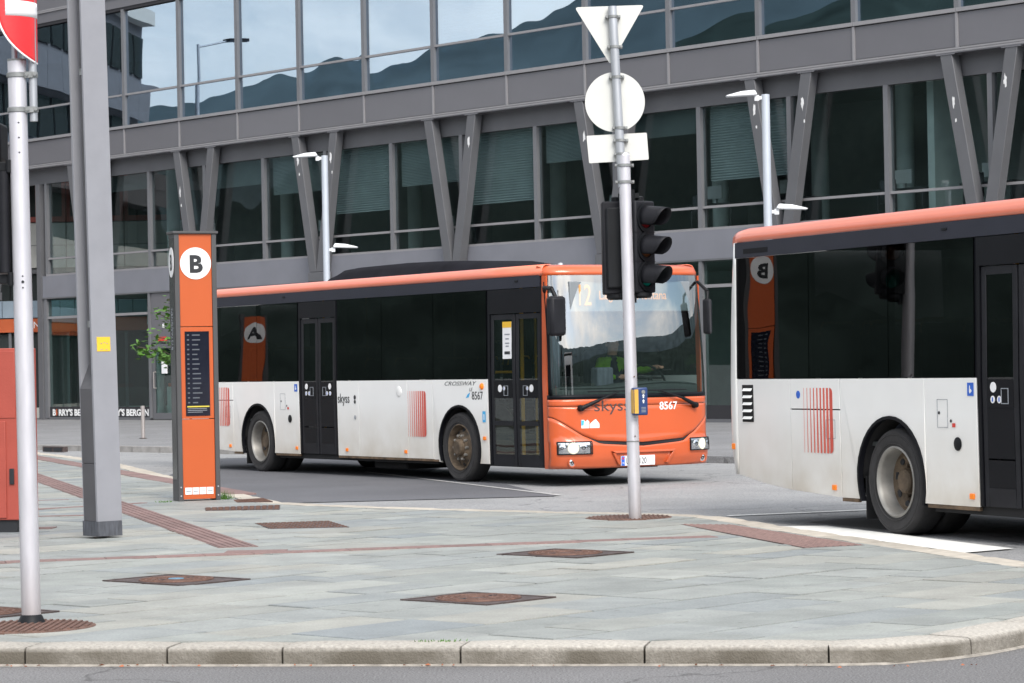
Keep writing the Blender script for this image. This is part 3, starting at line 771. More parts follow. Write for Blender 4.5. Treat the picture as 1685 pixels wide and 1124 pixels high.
for k, b in ((10, 1.0), (11, .25), (13, .6), (14, .35), (12, .15)):
    t = ups[k]
    zz = 12.9 - b * 2.6
    o = MB().grid(lambda u, v, t=t, zz=zz: (t + .1 + 2.87 * u, .34 + .012 * (1 if int(v * 60 + .5) % 2 else -1), zz + (12.9 - zz) * v), 1, 60)
    part(o, 'window_blind', 'blind', solid=.004, smooth=False)
part(MB().box(TL, TR, -.035, .6, 8.295, 8.335), 'soffit', 'spandrel', smooth=False)
part(MB().box(TL, TR, .0, .08, 13.05, 13.50), 'upper_fascia', 'spandrel', smooth=False)
part(MB().box(TL, TR, -.05, .6, 18.5, 18.62), 'roof_edge', 'sill_light', smooth=False)
part(MB().box(TL, TR, .0, .45, 18.0, 18.5), 'parapet', 'spandrel', smooth=False)
part(MB().box(TL, TR, .32, .46, 7.80, 8.294), 'beam', 'steel', smooth=False)
# first floor glazing behind the V columns
low = [.72 + 3.05 * k for k in range(-8, 8)]
mlow = MB().box(-.07, .07, .30, .48, 4.80, 7.80).mesh('mullion', M['mullion'], smooth=False)
pl1 = MB().box(-1.45, 1.45, .40, .42, 5.35, 7.78).mesh('window_pane', M['glass_low'], smooth=False)
pl2 = MB().box(-1.45, 1.45, .40, .42, 4.82, 5.28).mesh('window_pane', M['glass_low'], smooth=False)
tlow = MB().box(-1.455, 1.455, .33, .45, 5.28, 5.34).mesh('transom', M['sill_light'], smooth=False)
slow = MB().box(-1.525, 1.525, .27, .47, 4.74, 4.80).mesh('window_sill', M['sill_light'], smooth=False)
bl = [0, .2, 0, .3, .45, .75, .5, .78, .4, .25, .75, 0, 0, 0, 0, 0, 0]
for k in range(len(low)):
    t = low[k]; c = t + 1.525
    inst(mlow, 'mullion', B, (t, 0, 0))
    if k == len(low) - 1: continue
    inst(pl1, 'window_pane', B, (c, 0, 0), (0, 0, 0)); inst(pl2, 'window_pane', B, (c, 0, 0))
    inst(tlow, 'transom', B, (c, 0, 0)); inst(slow, 'window_sill', B, (c, 0, 0))
    b = bl[k % len(bl)]
    if b > .05:
        zz = 7.8 - b * 2.45
        o = MB().grid(lambda u, v, t=t, zz=zz: (t + .1 + 2.85 * u, .62 + .012 * (1 if int(v * 56 + .5) % 2 else -1), zz + (7.8 - zz) * v), 1, 56)
        part(o, 'window_blind', 'blind', solid=.004, smooth=False)
part(MB().box(GL, TR, .26, .495, 4.0, 4.738), 'floor_beam', 'beam', smooth=False)
part(MB().box(GL, TR, .24, .26, 3.985, 4.03), 'beam_trim', 'frame', smooth=False)
part(MB().box(GL - .28, GL - .02, .22, .6, 0.02, 7.80), 'corner_post', 'steel', smooth=False)
part(MB().box(GL, GL + .16, .28, .5, .02, 3.98), 'corner_mullion', 'mullion', smooth=False)
for z0, z1 in ((.1, 3.98), (4.82, 7.78)):
    part(MB().box(GL - .16, GL - .14, .62, 6.9, z0, z1), 'side_pane', 'glass_low' if z0 > 1 else 'glass_shop', smooth=False)
part(MB().box(GL - .28, GL - .02, .62, 7.1, 4.0, 4.80), 'side_beam', 'beam', smooth=False)
# V columns
vc = [-2.40 + 6.11 * k for k in range(-4, 5)]
def leg(t, top, zb=4.30):
    pts = [(t - .165 + (.0 if top < 0 else .0) + .16 * (1 if top > 0 else -1), zb), (t + .165 + .16 * (1 if top > 0 else -1), zb), (t + top + .17, 8.292), (t + top - .17, 8.292)]
    return MB().prism(pts, lambda p: (p[0], -.02, p[1]), lambda p: (p[0], .235, p[1]))
k0 = 0
for i, t in enumerate(vc):
    for s_ in (-1, 1):
        o = part(leg(t, s_ * .93), 'column_leg', 'steel', bevel=.012)
        part(MB().box(t + s_ * .93 - .27, t + s_ * .93 + .27, -.034, .25, 8.27, 8.295), 'cap_plate', 'spandrel', o, smooth=False)
        if (i + s_) % 3 != 0 or i > 6:
            # torn bare patches
            zz = 7.55 if s_ > 0 else R.uniform(7.0, 7.7); cx_ = t + s_ * (.16 + .77 * (zz - 4.3) / 4) + R.uniform(-.07, .05)
            n = 14; pts = []
            for a in range(n):
                rr = R.uniform(.5, 1.1); pts.append((cx_ + cos(2 * pi * a / n) * rr * .055, zz + sin(2 * pi * a / n) * rr * .17))
            part(MB().prism(pts, lambda p: (p[0], -.023, p[1]), lambda p: (p[0], -.021, p[1])), 'bare_patch', 'paint_patch', o, smooth=False)
            if R.random() < .6:
                pts = [(cx_ + .06 + cos(a) * .025, zz - .42 + sin(a) * .05 * R.uniform(.7, 1.2)) for a in [k * pi / 4 for k in range(8)]]
                part(MB().prism(pts, lambda p: (p[0], -.023, p[1]), lambda p: (p[0], -.021, p[1])), 'bare_patch', 'paint_patch', o, smooth=False)
    part(MB().box(t - .40, t + .40, -.02, .235, 4.02, 4.295), 'column_foot', 'steel', bevel=.02)
# shop front at street level
gf = [-23.72, -20.98, -17.62, -15.9, -12.9, -9.9, -6.8, -3.8, -.8, 2.3, 4.6, 6.83, 9.9, 12.9, 15.9, 19, 22]
for i, t in enumerate(gf):
    part(MB().box(t - .06, t + .06, .26, .44, .05, 3.98), 'shop_mullion', 'mullion', smooth=False)
    if i == len(gf) - 1: continue
    t2 = gf[i + 1]
    if i == 2:        # the door bay
        part(MB().box(t + .07, t2 - .07, .30, .42, 2.42, 3.97), 'door_panel', 'spandrel', smooth=False)
        d = MB().box(t + .10, t + .24, .29, .36, .02, 2.38); d.box(t2 - .24, t2 - .10, .29, .36, .02, 2.38)
        d.box(t + .24, t2 - .24, .29, .36, .02, .22); d.box(t + .24, t2 - .24, .29, .36, 2.24, 2.38)
        dr = part(d, 'door', 'frame', smooth=False)
        part(MB().box(t + .24, t2 - .24, .31, .33, .22, 2.24), 'door_pane', 'glass_shop', dr, smooth=False)
        part(MB().path([(t + .30, .29, 1.0), (t + .30, .20, 1.0), (t + .30, .20, 1.5), (t + .30, .29, 1.5)], .016), 'door_handle', 'stainless', dr)
        part(MB().box(t + .62, t + .92, .285, .30, 1.45, 1.85), 'door_notice', 'sign_white', dr, smooth=False)
        part(MB().box(t + .48, t + .95, .275, .29, 2.47, 2.60), 'red_plate', 'red_print', smooth=False)
        part(MB().box(t + .72, t + .79, .275, .30, 2.88, 3.0), 'door_bell', 'sign_white', smooth=False)
        continue
    part(MB().box(t + .06, t2 - .06, .34, .36, .42, 3.32), 'shop_window', 'glass_shop', smooth=False)
    part(MB().box(t + .06, t2 - .06, .34, .36, 3.40, 3.96), 'shop_window', 'glass_shop', smooth=False)
    part(MB().box(t + .06, t2 - .06, .29, .40, 3.32, 3.40), 'transom', 'sill_light', smooth=False)
    part(MB().box(t + .06, t2 - .06, .32, .38, .08, .42), 'foot_panel', 'shade_and_panel', smooth=False)
    part(MB().box(t + .06, t2 - .06, .28, .42, .0, .08), 'shop_sill', 'frame', smooth=False)
# lettering along the foot panels
X0, UPZ = (1, 0, 0), (0, 0, 1)
def barrys(t):
    text('lettering', 'B', .21, (t, .315, .135), X0, UPZ, M['white_print'], B, wx=1.22, bold=.010)
    z = MB().prism([(t + .205, .135), (t + .27, .135), (t + .315, .25), (t + .265, .25), (t + .30, .345), (t + .23, .345), (t + .195, .23), (t + .24, .23)], lambda p: (p[0], .313, p[1]), lambda p: (p[0], .317, p[1]))
    part(z, 'orange_letter', 'tower_orange', smooth=False)
    text('lettering', "RRY'S BERGEN", .21, (t + .37, .315, .135), X0, UPZ, M['white_print'], B, wx=1.22, bold=.010)
barrys(-23.50); barrys(-20.42)
# the things in the shop: pendant, orange counter strip
part(MB().box(-22.9, -20.6, 4.5, 4.6, 1.0, 1.12), 'counter_edge', 'tower_orange', smooth=False)
part(MB().box(-23, -20.5, 4.52, 5.2, .03, 1.0), 'counter', 'room_white', smooth=False)
for t in (-22.6, -21.4, -19.2, -18.4): part(MB().box(t, t + .28, 3.5, 3.55, 3.1, 3.7), 'hanging_board', 'room_white', smooth=False)
part(MB().box(8.6, 8.75, 1.4, 1.5, .03, 1.9), 'yellow_post', 'handrail', smooth=False)
part(MB().box(8.3, 9.6, 1.6, 2.2, 1.0, 1.15), 'shop_table', 'desk', smooth=False)
part(MB().box(8.35, 8.45, 1.65, 2.1, .03, 1.0), 'table_leg', 'desk', smooth=False)
part(MB().box(7.3, 7.65, 1.2, 1.25, 2.85, 3.05), 'exit_board', mat and 'lens_green', smooth=False)

# far pavement with its kerb, in the building's own frame
fp = bpy.data.objects.new('far_pavement', None); col.objects.link(fp); fp.location = F0; fp.rotation_euler = (0, 0, -FA_); struct(fp)
MB().box(-60, 60, -16.95, 40, ZR - .1, -.002).build('surface', M['pave_far'], fp, smooth=False)
ks = MB().box(-.494, .494, -17.22, -16.95, ZR - .05, .004)
ksm = bpy.data.meshes.new('kerb_stone'); kst = ks.mesh('kerb_stone', M['kerb_grey'], smooth=False)
for k in range(-34, 12):
    inst(kst, 'kerb_stone', fp, (k + .5, 0, R.uniform(-.003, .003)))
gg = MB().box(-.45, .45, -17.24, -17.20, ZR + .02, -.02)
tg = thing('kerb_inlet', 'dark gully inlet in the far kerb beyond the left pillar', 'drain inlet', (-9.40, 56.85, 0), -FA_)
MB().box(-.40, .40, -.13, -.02, ZR + .01, .008).build('grate_frame', M['iron'], tg, smooth=False)
MB().box(-.34, -.04, -.14, -.12, ZR + .02, -.015).build('slot', M['ink'], tg, smooth=False)
MB().box(.04, .34, -.14, -.12, ZR + .02, -.015).build('slot', M['ink'], tg, smooth=False)

# ------------------------------------------------------------------ the building beyond, at the far left
W = thing('shop_building', 'white panelled building with an orange shop sign beyond the left corner', 'building', (-17.3, 95, 0))
def wp(mb, name, m, parent=W, **k): return mb.build(name, M[m], parent, smooth=False, **k)
WL, WR = -28, 6
wp(MB().box(WL, WR, .5, 16, 0, 17), 'wall', 'far_wall')
wp(MB().box(WL, WR, -.05, .5, 16.6, 17.2), 'roof_edge', 'far_white')
pw = MB().box(-.985, .985, -.06, .0, -.38, .38).mesh('wall_panel', M['far_white'], smooth=False)
pg = MB().box(-.985, .985, -.06, .0, -.38, .38).mesh('wall_panel', M['far_wall'], smooth=False)
pb = MB().box(-.24, .24, -.06, .5, -.29, .29).mesh('blue_panel', M['far_blue'], smooth=False)
fw = MB().box(-.985, .985, .2, .3, -.45, .45).mesh('window_pane', M['far_dark'], smooth=False)
of = MB(); of.box(-.98, -.86, -.02, .2, -.9, .9); of.box(.86, .98, -.02, .2, -.9, .9); of.box(-.86, .86, -.02, .2, -.9, -.72); of.box(-.86, .86, -.02, .2, .72, .9); of.box(-.05, .05, .0, .2, -.72, .72)
ofm = of.mesh('window_frame', M['red_box'], smooth=False)
fwl = MB().box(-.86, .86, .1, .16, -.72, .72).mesh('window_pane', M['far_dark'], smooth=False)
x = WL + 1
while x < WR - .9:
    for z in (5.55, 6.33): inst(pw, 'wall_panel', W, (x, 0, z))
    if x > -99: inst(fw, 'window_pane', W, (x, 0, 4.5))
    for z in ((7.65, 11.4, 15.2) if x > -99 else ()):
        if z == 7.65 and x > -5: f_ = inst(ofm, 'window_frame', W, (x, 0, z)); inst(fwl, 'window_pane', f_)
        else: inst(fwl, 'window_pane', W, (x, .3, z), (0, 0, 0), (1, 1, 1.2))
    if x > -99:
        for z in (9.0, 9.78, 12.8, 13.55): inst(pg, 'wall_panel', W, (x, .0, z))
    x += 2
wp(MB().box(WL, WR, .0, .5, 4.98, 5.12), 'string_course', 'far_wall')
x = -16
while x < WR - .3: inst(pb, 'blue_panel', W, (x, 0, 3.75)); x += .5
wp(MB().box(-16, WR, -.10, .0, 2.96, 3.42), 'shop_sign', 'tower_orange')
text('sign_lettering', 'RENS', .24, (.47, -.105, 3.09), X0, UPZ, M['white_print'], W, wx=.95)
for x in range(-16, 6, 2):
    wp(MB().box(x + .05, x + 1.95, .1, .2, .35, 2.9), 'shop_window', 'far_dark')
    wp(MB().box(x - .05, x + .05, -.02, .2, 0, 2.96), 'shop_post', 'frame')
wp(MB().box(-16, WR, .0, .3, 0, .35), 'plinth', 'far_white')

# ------------------------------------------------------------------ lamp posts, bollard, sapling
def lamp(x, y, low_side, label):
    t = thing('lamp_post', label, 'street lamp', (x, y, 0), 0, 'slim grey lamp posts before the glass building')
    MB().lathe([(.075, 0), (.075, 6.30), (.0, 6.31)], (0, 0, 0), (0, 0, 1), 16).build('post', M['lamp_post'], t)
    for (s, z) in ((-1, 6.24), (1, 4.18)):
        a = MB().obox((s * .13, 0, z), (.06, 0, 0), (0, .035, 0), (0, 0, .03)); a.box(*(sorted((s * .12, s * .20)) + [-.04, .04, z - .05, z + .05]))
        ar = a.build('bracket', M['lamp_head'], t)
        h = MB().prism([(s * .15, z + .06), (s * .20, z + .14), (s * .44, z + .12), (s * .72, z + .05), (s * .70, z + .025), (s * .2, z + .045)],
                       lambda p: (p[0], -.10, p[1]), lambda p: (p[0], .10, p[1]))
        h.build('lamp_head', M['lamp_head'], ar, bevel=.015)
    return t
lamp(-4.14, 62, 1, 'double headed grey lamp post rising behind the roof of the front facing bus')
lamp(4.66, 49.7, 1, 'double headed grey lamp post rising behind the roof of the right bus')
t = thing('tall_lamp', 'tall street lamp down the street, mirrored in the upper windows', 'street lamp', (-34.9, 90.5, 0))
tl_ = MB(); tl_.lathe([(.11, 0), (.06, 14.6), (0, 14.62)], (0, 0, 0), (0, 0, 1), 12); tl_.build('post', M['galv'], t)
MB().tube((0, 0, 14.5), (-1.2, -1.0, 14.8), .04).build('arm', M['galv'], t)
MB().obox((-1.5, -1.25, 14.82), (.36, .30, 0), (-.1, .12, 0), (0, 0, .06)).build('lamp_head', M['dark_plastic'], t)
t = thing('bollard', 'slim stainless bollard on the far pavement before the lettered shop window', 'bollard', (-8.39, 62.4, 0))
MB().lathe([(.045, 0), (.045, .68), (.05, .68), (.05, .74), (0, .745)], (0, 0, 0), (0, 0, 1), 16).build('post', M['stainless'], t)
MB().lathe([(.09, .004), (.09, .012), (.046, .02)], (0, 0, 0), (0, 0, 1), 16).build('base_ring', M['iron'], t)

tr = thing('sapling', 'young green leafed tree half hidden behind the orange totem', 'tree', (-4.06, 34.6, 0))
MB().tube((0, 0, 0), (.02, 0, 2.2), .02, .012).build('trunk', M['bark'], tr)
bmb = MB(); lm = MB()
def leaf(mb, c, s):
    a = Vector((R.gauss(0, 1), R.gauss(0, 1), R.gauss(0, .5))).normalized(); b = a.cross(Vector((R.gauss(0, .4), R.gauss(0, .4), 1))).normalized()
    c = Vector(c); nn = a.cross(b)
    P = [c - a * s, c - a * s * .3 + b * s * .55, c + a * s * .5 + b * s * .4, c + a * s, c + a * s * .5 - b * s * .4, c - a * s * .3 - b * s * .55]
    P[1] += nn * s * .2; P[5] += nn * s * .2
    mb.add(P, [(0, 1, 2, 3), (0, 3, 4, 5)])
for (z0, x1, z1, n_) in ((1.95, -.40, 2.25, 40), (1.6, -.62, 1.82, 75), (1.7, -.36, 1.66, 40), (2.0, -.25, 2.42, 24), (1.75, -.42, 1.95, 30), (1.3, .2, 1.9, 20)):
    p0 = Vector((0, 0, z0)); p1 = Vector((x1, R.uniform(-.2, .2), z1)); mid = p0.lerp(p1, .5) + Vector((0, 0, .05))
    bmb.path([p0, mid, p1], .006, 6)
    for i in range(n_):
        q = p0.lerp(p1, R.uniform(.45, 1.05)) + Vector((R.gauss(0, .045), R.gauss(0, .06), R.gauss(0, .05)))
        leaf(lm, q, R.uniform(.030, .055))
bmb.build('branch', M['bark'], tr); lm.build('crown', M['leaf'], tr, smooth=False, kind='stuff')
# weeds
gw = MB()
for i in range(130):
    x, y = -3.40 + R.gauss(0, .05), 32.25 + R.gauss(0, .05); h = R.uniform(.03, .12); a = R.uniform(0, 6.28)
    dx, dy = R.gauss(0, .04), R.gauss(0, .04)
    gw.add([(x - .004 * cos(a), y - .004 * sin(a), 0), (x + .004 * cos(a), y + .004 * sin(a), 0), (x + dx, y + dy, h)], [(0, 1, 2)])
for i in range(40):
    x, y = -.42 + R.gauss(0, .06), 15.06 + R.gauss(0, .012); h = R.uniform(.005, .02)
    gw.add([(x - .004, y, 0), (x + .004, y, 0), (x + R.gauss(0, .008), y + R.gauss(0, .01), h)], [(0, 1, 2)])
for i in range(20):
    x, y = -4.03 + R.gauss(0, .05), 31.75 + R.gauss(0, .03); h = R.uniform(.01, .03)
    gw.add([(x - .006, y, 0), (x + .006, y, 0), (x + R.gauss(0, .02), y, h)], [(0, 1, 2)])
o = gw.build('weeds', M['leaf'], smooth=False); tag(o, 'small green weeds at the foot of the orange totem', 'grass'); o['kind'] = 'stuff'
lf = MB()
for i in range(46):
    x = R.uniform(-3, 2.4); y = 15.224 - (x + 2.86) * .168 - R.uniform(.02, .10) if x < 1.6 else 14.3
    a = R.uniform(0, 6.28); s = R.uniform(.006, .02)
    lf.add([(x + cos(a) * s, y + sin(a) * s, ZR + .012), (x - sin(a) * s * .5, y + cos(a) * s * .5, ZR + .02), (x - cos(a) * s, y - sin(a) * s, ZR + .013), (x + sin(a) * s * .5, y - cos(a) * s * .5, ZR + .012)], [(0, 1, 2, 3)])
o = lf.build('gutter_litter', M['red_leaf'], smooth=False); tag(o, 'dry leaf scraps in the gutter along the near kerb', 'litter'); o['kind'] = 'stuff'

# ------------------------------------------------------------------ pillar, totem, cabinet
t = thing('steel_pillar', 'thick grey steel pillar with a yellow sticker and drainpipe', 'pillar', (-3.79, 25.12, 0), 0)
c0 = Vector((-3.783 + 3.79, 24.988 - 25.12)); ax = Vector((.80, .60)); ay = Vector((-.62, .785))   # right face, left face directions
sx, sy = .250, .28
def pz(a, b): q = c0 + ax * a + ay * b; return (q.x, q.y)
lean = -.0150
def sk(p, z): return (p[0] + lean * z, p[1], z)
MB().prism([pz(0, 0), pz(sx, 0), pz(sx, sy), pz(0, sy)], lambda p: sk(p, .02), lambda p: sk(p, .155)).build('painted_foot', M['pillar_dark'], t, bevel=.003)
def pbox(nm, m, q, z0, z1, bv=.002):
    return MB().prism([pz(q[0], q[2]), pz(q[1], q[2]), pz(q[1], q[3]), pz(q[0], q[3])], lambda p: sk(p, z0), lambda p: sk(p, z1)).build(nm, M[m], t, bevel=bv)
pbox('flange', 'pillar', (.0, sx, .001, .030), .155, 7.5)
pbox('flange', 'pillar', (.012, sx, sy - .030, sy - .001), .155, 7.5)
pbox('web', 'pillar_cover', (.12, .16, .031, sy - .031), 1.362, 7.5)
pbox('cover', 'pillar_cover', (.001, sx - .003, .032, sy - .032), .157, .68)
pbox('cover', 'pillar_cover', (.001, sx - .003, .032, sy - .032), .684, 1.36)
sh = MB()
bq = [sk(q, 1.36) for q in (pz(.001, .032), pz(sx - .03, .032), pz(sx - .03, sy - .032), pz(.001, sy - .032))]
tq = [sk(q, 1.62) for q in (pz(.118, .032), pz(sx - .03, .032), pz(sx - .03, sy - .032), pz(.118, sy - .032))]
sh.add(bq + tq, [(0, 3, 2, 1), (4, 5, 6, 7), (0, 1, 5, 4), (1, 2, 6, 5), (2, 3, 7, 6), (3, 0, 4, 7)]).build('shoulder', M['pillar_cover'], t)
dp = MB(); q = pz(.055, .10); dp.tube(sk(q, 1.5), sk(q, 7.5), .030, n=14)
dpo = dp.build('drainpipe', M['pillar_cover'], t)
for z in (1.95, 4.25): MB().tube(sk(q, z - .03), sk(q, z + .03), .036, n=14).build('pipe_clip', M['clamp'], dpo)
for z in (.72, 1.24): MB().tube((*pz(-.006, .14), z), (*pz(.004, .14), z), .012).build('bolt', M['clamp'], t)
def fc(a, z, o=.0015): q = c0 + ax * a - ay * o; return sk((q.x, q.y), z)
st_ = MB(); st_.add([fc(.05, 1.70, .003), fc(.185, 1.70, .003), fc(.185, 1.83, .003), fc(.05, 1.83, .003), fc(.05, 1.70, -.001), fc(.185, 1.70, -.001), fc(.185, 1.83, -.001), fc(.05, 1.83, -.001)], [(0, 1, 2, 3), (4, 7, 6, 5), (0, 4, 5, 1), (1, 5, 6, 2), (2, 6, 7, 3), (3, 7, 4, 0)])
so = st_.build('yellow_sticker', M['yellow_sticker'], t, smooth=False)
for (a, z, w_, h_) in ((.085, 1.768, .016, .008), (.115, 1.775, .02, .006), (.145, 1.766, .014, .008), (.08, 1.715, .03, .005), (.13, 1.715, .03, .004)):
    MB().add([fc(a, z, .0045), fc(a + w_, z, .0045), fc(a + w_, z + h_, .0045), fc(a, z + h_, .0045)], [(0, 1, 2, 3)]).build('print_mark', M['soft_ink'], so, smooth=False, solid=.001)
t_p = t

# totem: local x along the front, y back
TA = radians(22)
t = thing('stop_totem', 'tall orange bus stop totem marked B with a departure screen', 'totem', (-3.655, 31.98, 0), TA)
wT, dT, hT = .50, .26, 3.10
f = MB()
f.box(-wT / 2, -wT / 2 + .055, 0, dT, 0, hT); f.box(wT / 2 - .055, wT / 2, 0, dT, 0, hT)
f.build('side_frame', M['tower_frame'], t, bevel=.004)
MB().box(-wT / 2 - .02, wT / 2 + .02, -.02, dT + .02, hT, hT + .03).build('cap', M['tower_frame'], t, bevel=.004)
ow = wT / 2 - .057
for z0, z1 in ((.02, .945), (.953, 2.015), (2.023, hT - .002)):
    p = MB().box(-ow, ow, .012, dT - .012, z0, z1); p.build('orange_panel', M['tower_orange'], t, bevel=.003)
sc_ = MB().box(-.145, .145, .004, .02, .985, 1.965).build('screen', M['screen'], t, smooth=False)
lines = ['12 Lonborg', '  5 Fyllings', '16E Minde', '   Sandvik', '40 Hauke', '   Havre', '    Nesttun', '60 Loddef', '  Kroken', '2 Birkel', '  Hesten', '3 Stovik', '5 Vadm', '12 Lagd', '6 Birk']
for i, s_ in enumerate(lines):
    z = 1.915 - i * .056
    MB().box(-.12, -.095, .002, .004, z, z + .016).build('row_number', M['row_ink'], sc_, smooth=False)
    w_ = R.uniform(.06, .13)
    MB().box(-.06, -.06 + w_, .002, .004, z, z + .014).build('row_text', M['row_ink'], sc_, smooth=False)
MB().box(-.13, .135, .002, .004, 1.085, 1.10).build('yellow_rule', M['yellow_print'], sc_, smooth=False)
for z in (1.065, 1.045, 1.025): MB().box(-.125, .12 - R.random() * .1, .002, .004, z, z + .006).build('small_print', M['soft_ink'], sc_, smooth=False)
dsc = MB().lathe([(0, 0), (.185, 0), (.185, .006)], (0, .006, 2.755), (0, 1, 0), 40).build('white_disc', M['sign_white'], t)
text('letter_b', 'B', .20, (0, .004, 2.655), X0, UPZ, M['ink'], dsc, align='CENTER', wx=1.05, bold=.011)
for k in range(4): MB().box(-.17 + k * .086, -.17 + k * .086 + .078, .008, .012, .075, .155).build('logo_plate', M['white_print'], t, smooth=False)
for k in range(4): MB().box(-.16 + k * .086, -.16 + k * .086 + .058, .005, .008, .108, .116).build('logo_text', M['soft_ink'], t, smooth=False)
for sx_ in (-1, 1):
    for z in (.06, .16): MB().tube((sx_ * (wT / 2 - .028), -.006, z), (sx_ * (wT / 2 - .028), .002, z), .009).build('bolt', M['galv'], t)
# the left side: dark glossy panel with its own marker
sp_ = MB().box(-wT / 2 - .006, -wT / 2, .03, dT - .03, .25, hT - .05).build('side_panel', M['totem_side'], t, smooth=False)
e = MB()
e.add([(-wT / 2 - .010, dT / 2 + cos(a) * .105, 2.77 + sin(a) * .175) for a in [2 * pi * k / 32 for k in range(32)]] + [(-wT / 2 - .006, dT / 2 + cos(a) * .105, 2.77 + sin(a) * .175) for a in [2 * pi * k / 32 for k in range(32)]], [tuple(range(32))] + [(i, (i + 1) % 32, (i + 1) % 32 + 32, i + 32) for i in range(32)])
eo = e.build('side_disc', M['sign_white'], sp_, smooth=False)
text('letter_b', 'B', .19, (-wT / 2 - .012, dT / 2, 2.68), (0, -1, 0), UPZ, M['ink'], eo, align='CENTER', wx=.6, bold=.004)
text('side_lettering', 'BYSTASJONEN', .055, (-wT / 2 - .009, dT / 2 - .02, 1.75), (0, 0, 1), (0, 1, 0), M['soft_ink'], sp_)

# totem A further down the street: seen mirrored in the bus windows
t2 = thing('stop_totem', 'orange bus stop totem marked A, mirrored in the bus windows', 'totem', (-9.47, 47.1, 0), radians(52))
for z0, z1 in ((.02, .945), (.953, 2.55)): MB().box(-ow, ow, .012, dT - .012, z0, z1).build('orange_panel', M['tower_orange'], t2)
ff = MB(); ff.box(-wT / 2, -wT / 2 + .055, 0, dT, 0, 2.6); ff.box(wT / 2 - .055, wT / 2, 0, dT, 0, 2.6); ff.build('side_frame', M['tower_frame'], t2)
dA = MB().lathe([(0, 0), (.185, 0), (.185, .006)], (0, .006, 2.25), (0, 1, 0), 40).build('white_disc', M['sign_white'], t2)
text('letter_a', 'A', .20, (0, .004, 2.15), X0, UPZ, M['ink'], dA, align='CENTER', bold=.011)

t = thing('red_cabinet', 'red brown metal cabinet cut off by the left photo edge', 'cabinet', (-4.80, 26.22, 0), radians(-14))
MB().box(-.62, .09, 0, .45, .12, 1.755).build('body', M['red_box'], t, bevel=.008)
MB().box(-.60, -.035, -.014, 0, .14, 1.06).build('door', M['red_box'], t, bevel=.004)
MB().box(-.60, .07, -.008, 0, 1.09, 1.73).build('upper_panel', M['red_box'], t, bevel=.004)
MB().box(-.58, .05, .03, .42, .0, .12).build('foot', M['ink'], t)
MB().box(.0, .045, -.016, 0, .46, .61).build('latch', M['ink'], t, bevel=.003)

# ------------------------------------------------------------------ left pole with signal and no entry sign
t = thing('white_pole', 'thick white metal pole nearest the camera at left', 'pole', (-2.93, 16.63, 0), 0)
pr = MB(); L0 = Vector((0, 0, 0)); L1 = Vector((-.030, 0, 3.395))
pr.tube(L0, L1, .058, .055, 32); pr.build('shaft', M['pole'], t)
MB().lathe([(.088, 0), (.078, .02), (.066, .045), (.058, .055)], (0, 0, 0), (0, 0, 1), 32).build('collar', M['black_plastic'], t)
MB().tube(L1, L1 + Vector((0, 0, .012)), .057, n=28).build('end_cap', M['clamp'], t)
MB().tube(L1 + Vector((-.012, 0, -.2)), L1 + Vector((-.016, 0, 1.0)), .017).build('inner_rod', M['galv'], t)
for z in (3.31, 3.10):
    q = L0.lerp(L1, z / 3.395)
    c = MB(); c.lathe([(.056, -.016), (.063, -.012), (.063, .012), (.056, .016)], (q.x, q.y, z), (0, 0, 1), 28)
    c.box(q.x + .05, q.x + .100, -.035, -.015, z - .018, z + .018)
    c.tube((q.x + .066, -.045, z), (q.x + .066, .0, z), .009); c.tube((q.x + .115, -.045, z), (q.x + .115, .0, z), .009)
    c.build('clamp', M['clamp'], t)
for z in (3.02, 2.93, 2.84, 2.095, 2.06, 2.025):
    q = L0.lerp(L1, z / 3.395); MB().tube((q.x + .012, -.0585, z), (q.x + .012, -.050, z), .005 if z != 2.06 else .009, n=10).build('hole', M['ink'], t)
ns = thing('no_entry_sign', 'red no entry sign plate bent round its tube at top left', 'road sign', (-2.93, 16.63, 0))
ns_t = MB().tube((.068, -.0, 3.03), (.062, -.0, 4.2), .024, n=20).build('tube', M['galv'], ns)
for z in (3.31, 3.10):
    MB().lathe([(.0245, -.018), (.030, -.014), (.030, .014), (.0245, .018)], (.067, 0, z), (0, 0, 1), 20).build('clamp', M['clamp'], ns)
rc = .206; ccx, ccy = .09 - rc, .03; zc = 3.70
def wrap(a, z, o=0.):      # a: arc length from the crest on the right, negative towards the left
    th = a / rc; r_ = rc + o; return (ccx + cos(th) * r_, ccy + sin(th) * r_, z)
pl_ = MB(); na, nr = 40, 14
def disc_fn(rad, o, half=None):
    mb = MB(); vs = [wrap(0, zc, o)]; fs = []
    for j in range(1, nr + 1):
        for i in range(na):
            th = 2 * pi * i / na; vs.append(wrap(rad * j / nr * cos(th), zc + rad * j / nr * sin(th), o))
    for i in range(na): fs.append((0, 1 + i, 1 + (i + 1) % na))
    for j in range(nr - 1):
        for i in range(na):
            a = 1 + j * na + i; b = 1 + j * na + (i + 1) % na; fs.append((a, b, b + na, a + na))
    return mb.add(vs, fs)
disc_fn(.322, 0).build('plate', M['sign_red'], ns, solid=.003)
rim_ = MB(); 
for i in range(60):
    th = 2 * pi * i / 60
    for rr, o_ in ((.314, .001), (.325, .001)): rim_.v.append(wrap(rr * cos(th), zc + rr * sin(th), o_))
for i in range(60): j = (i + 1) % 60; rim_.f.append((2 * i, 2 * i + 1, 2 * j + 1, 2 * j))
rim_.build('rim', M['sign_white'], ns, solid=.001)
MB().grid(lambda u, v: wrap(-.27 + .54 * u, zc - .047 + .092 * v, .0015), 24, 3).build('white_bar', M['sign_white'], ns, solid=.001)
sg = thing('traffic_signal', 'black traffic signal seen from behind at the left photo edge', 'traffic light', (-2.93, 16.63, 0))
MB().box(-.36, -.075, .05, .30, 2.12, 2.73).build('housing', M['dark_plastic'], sg, bevel=.02)
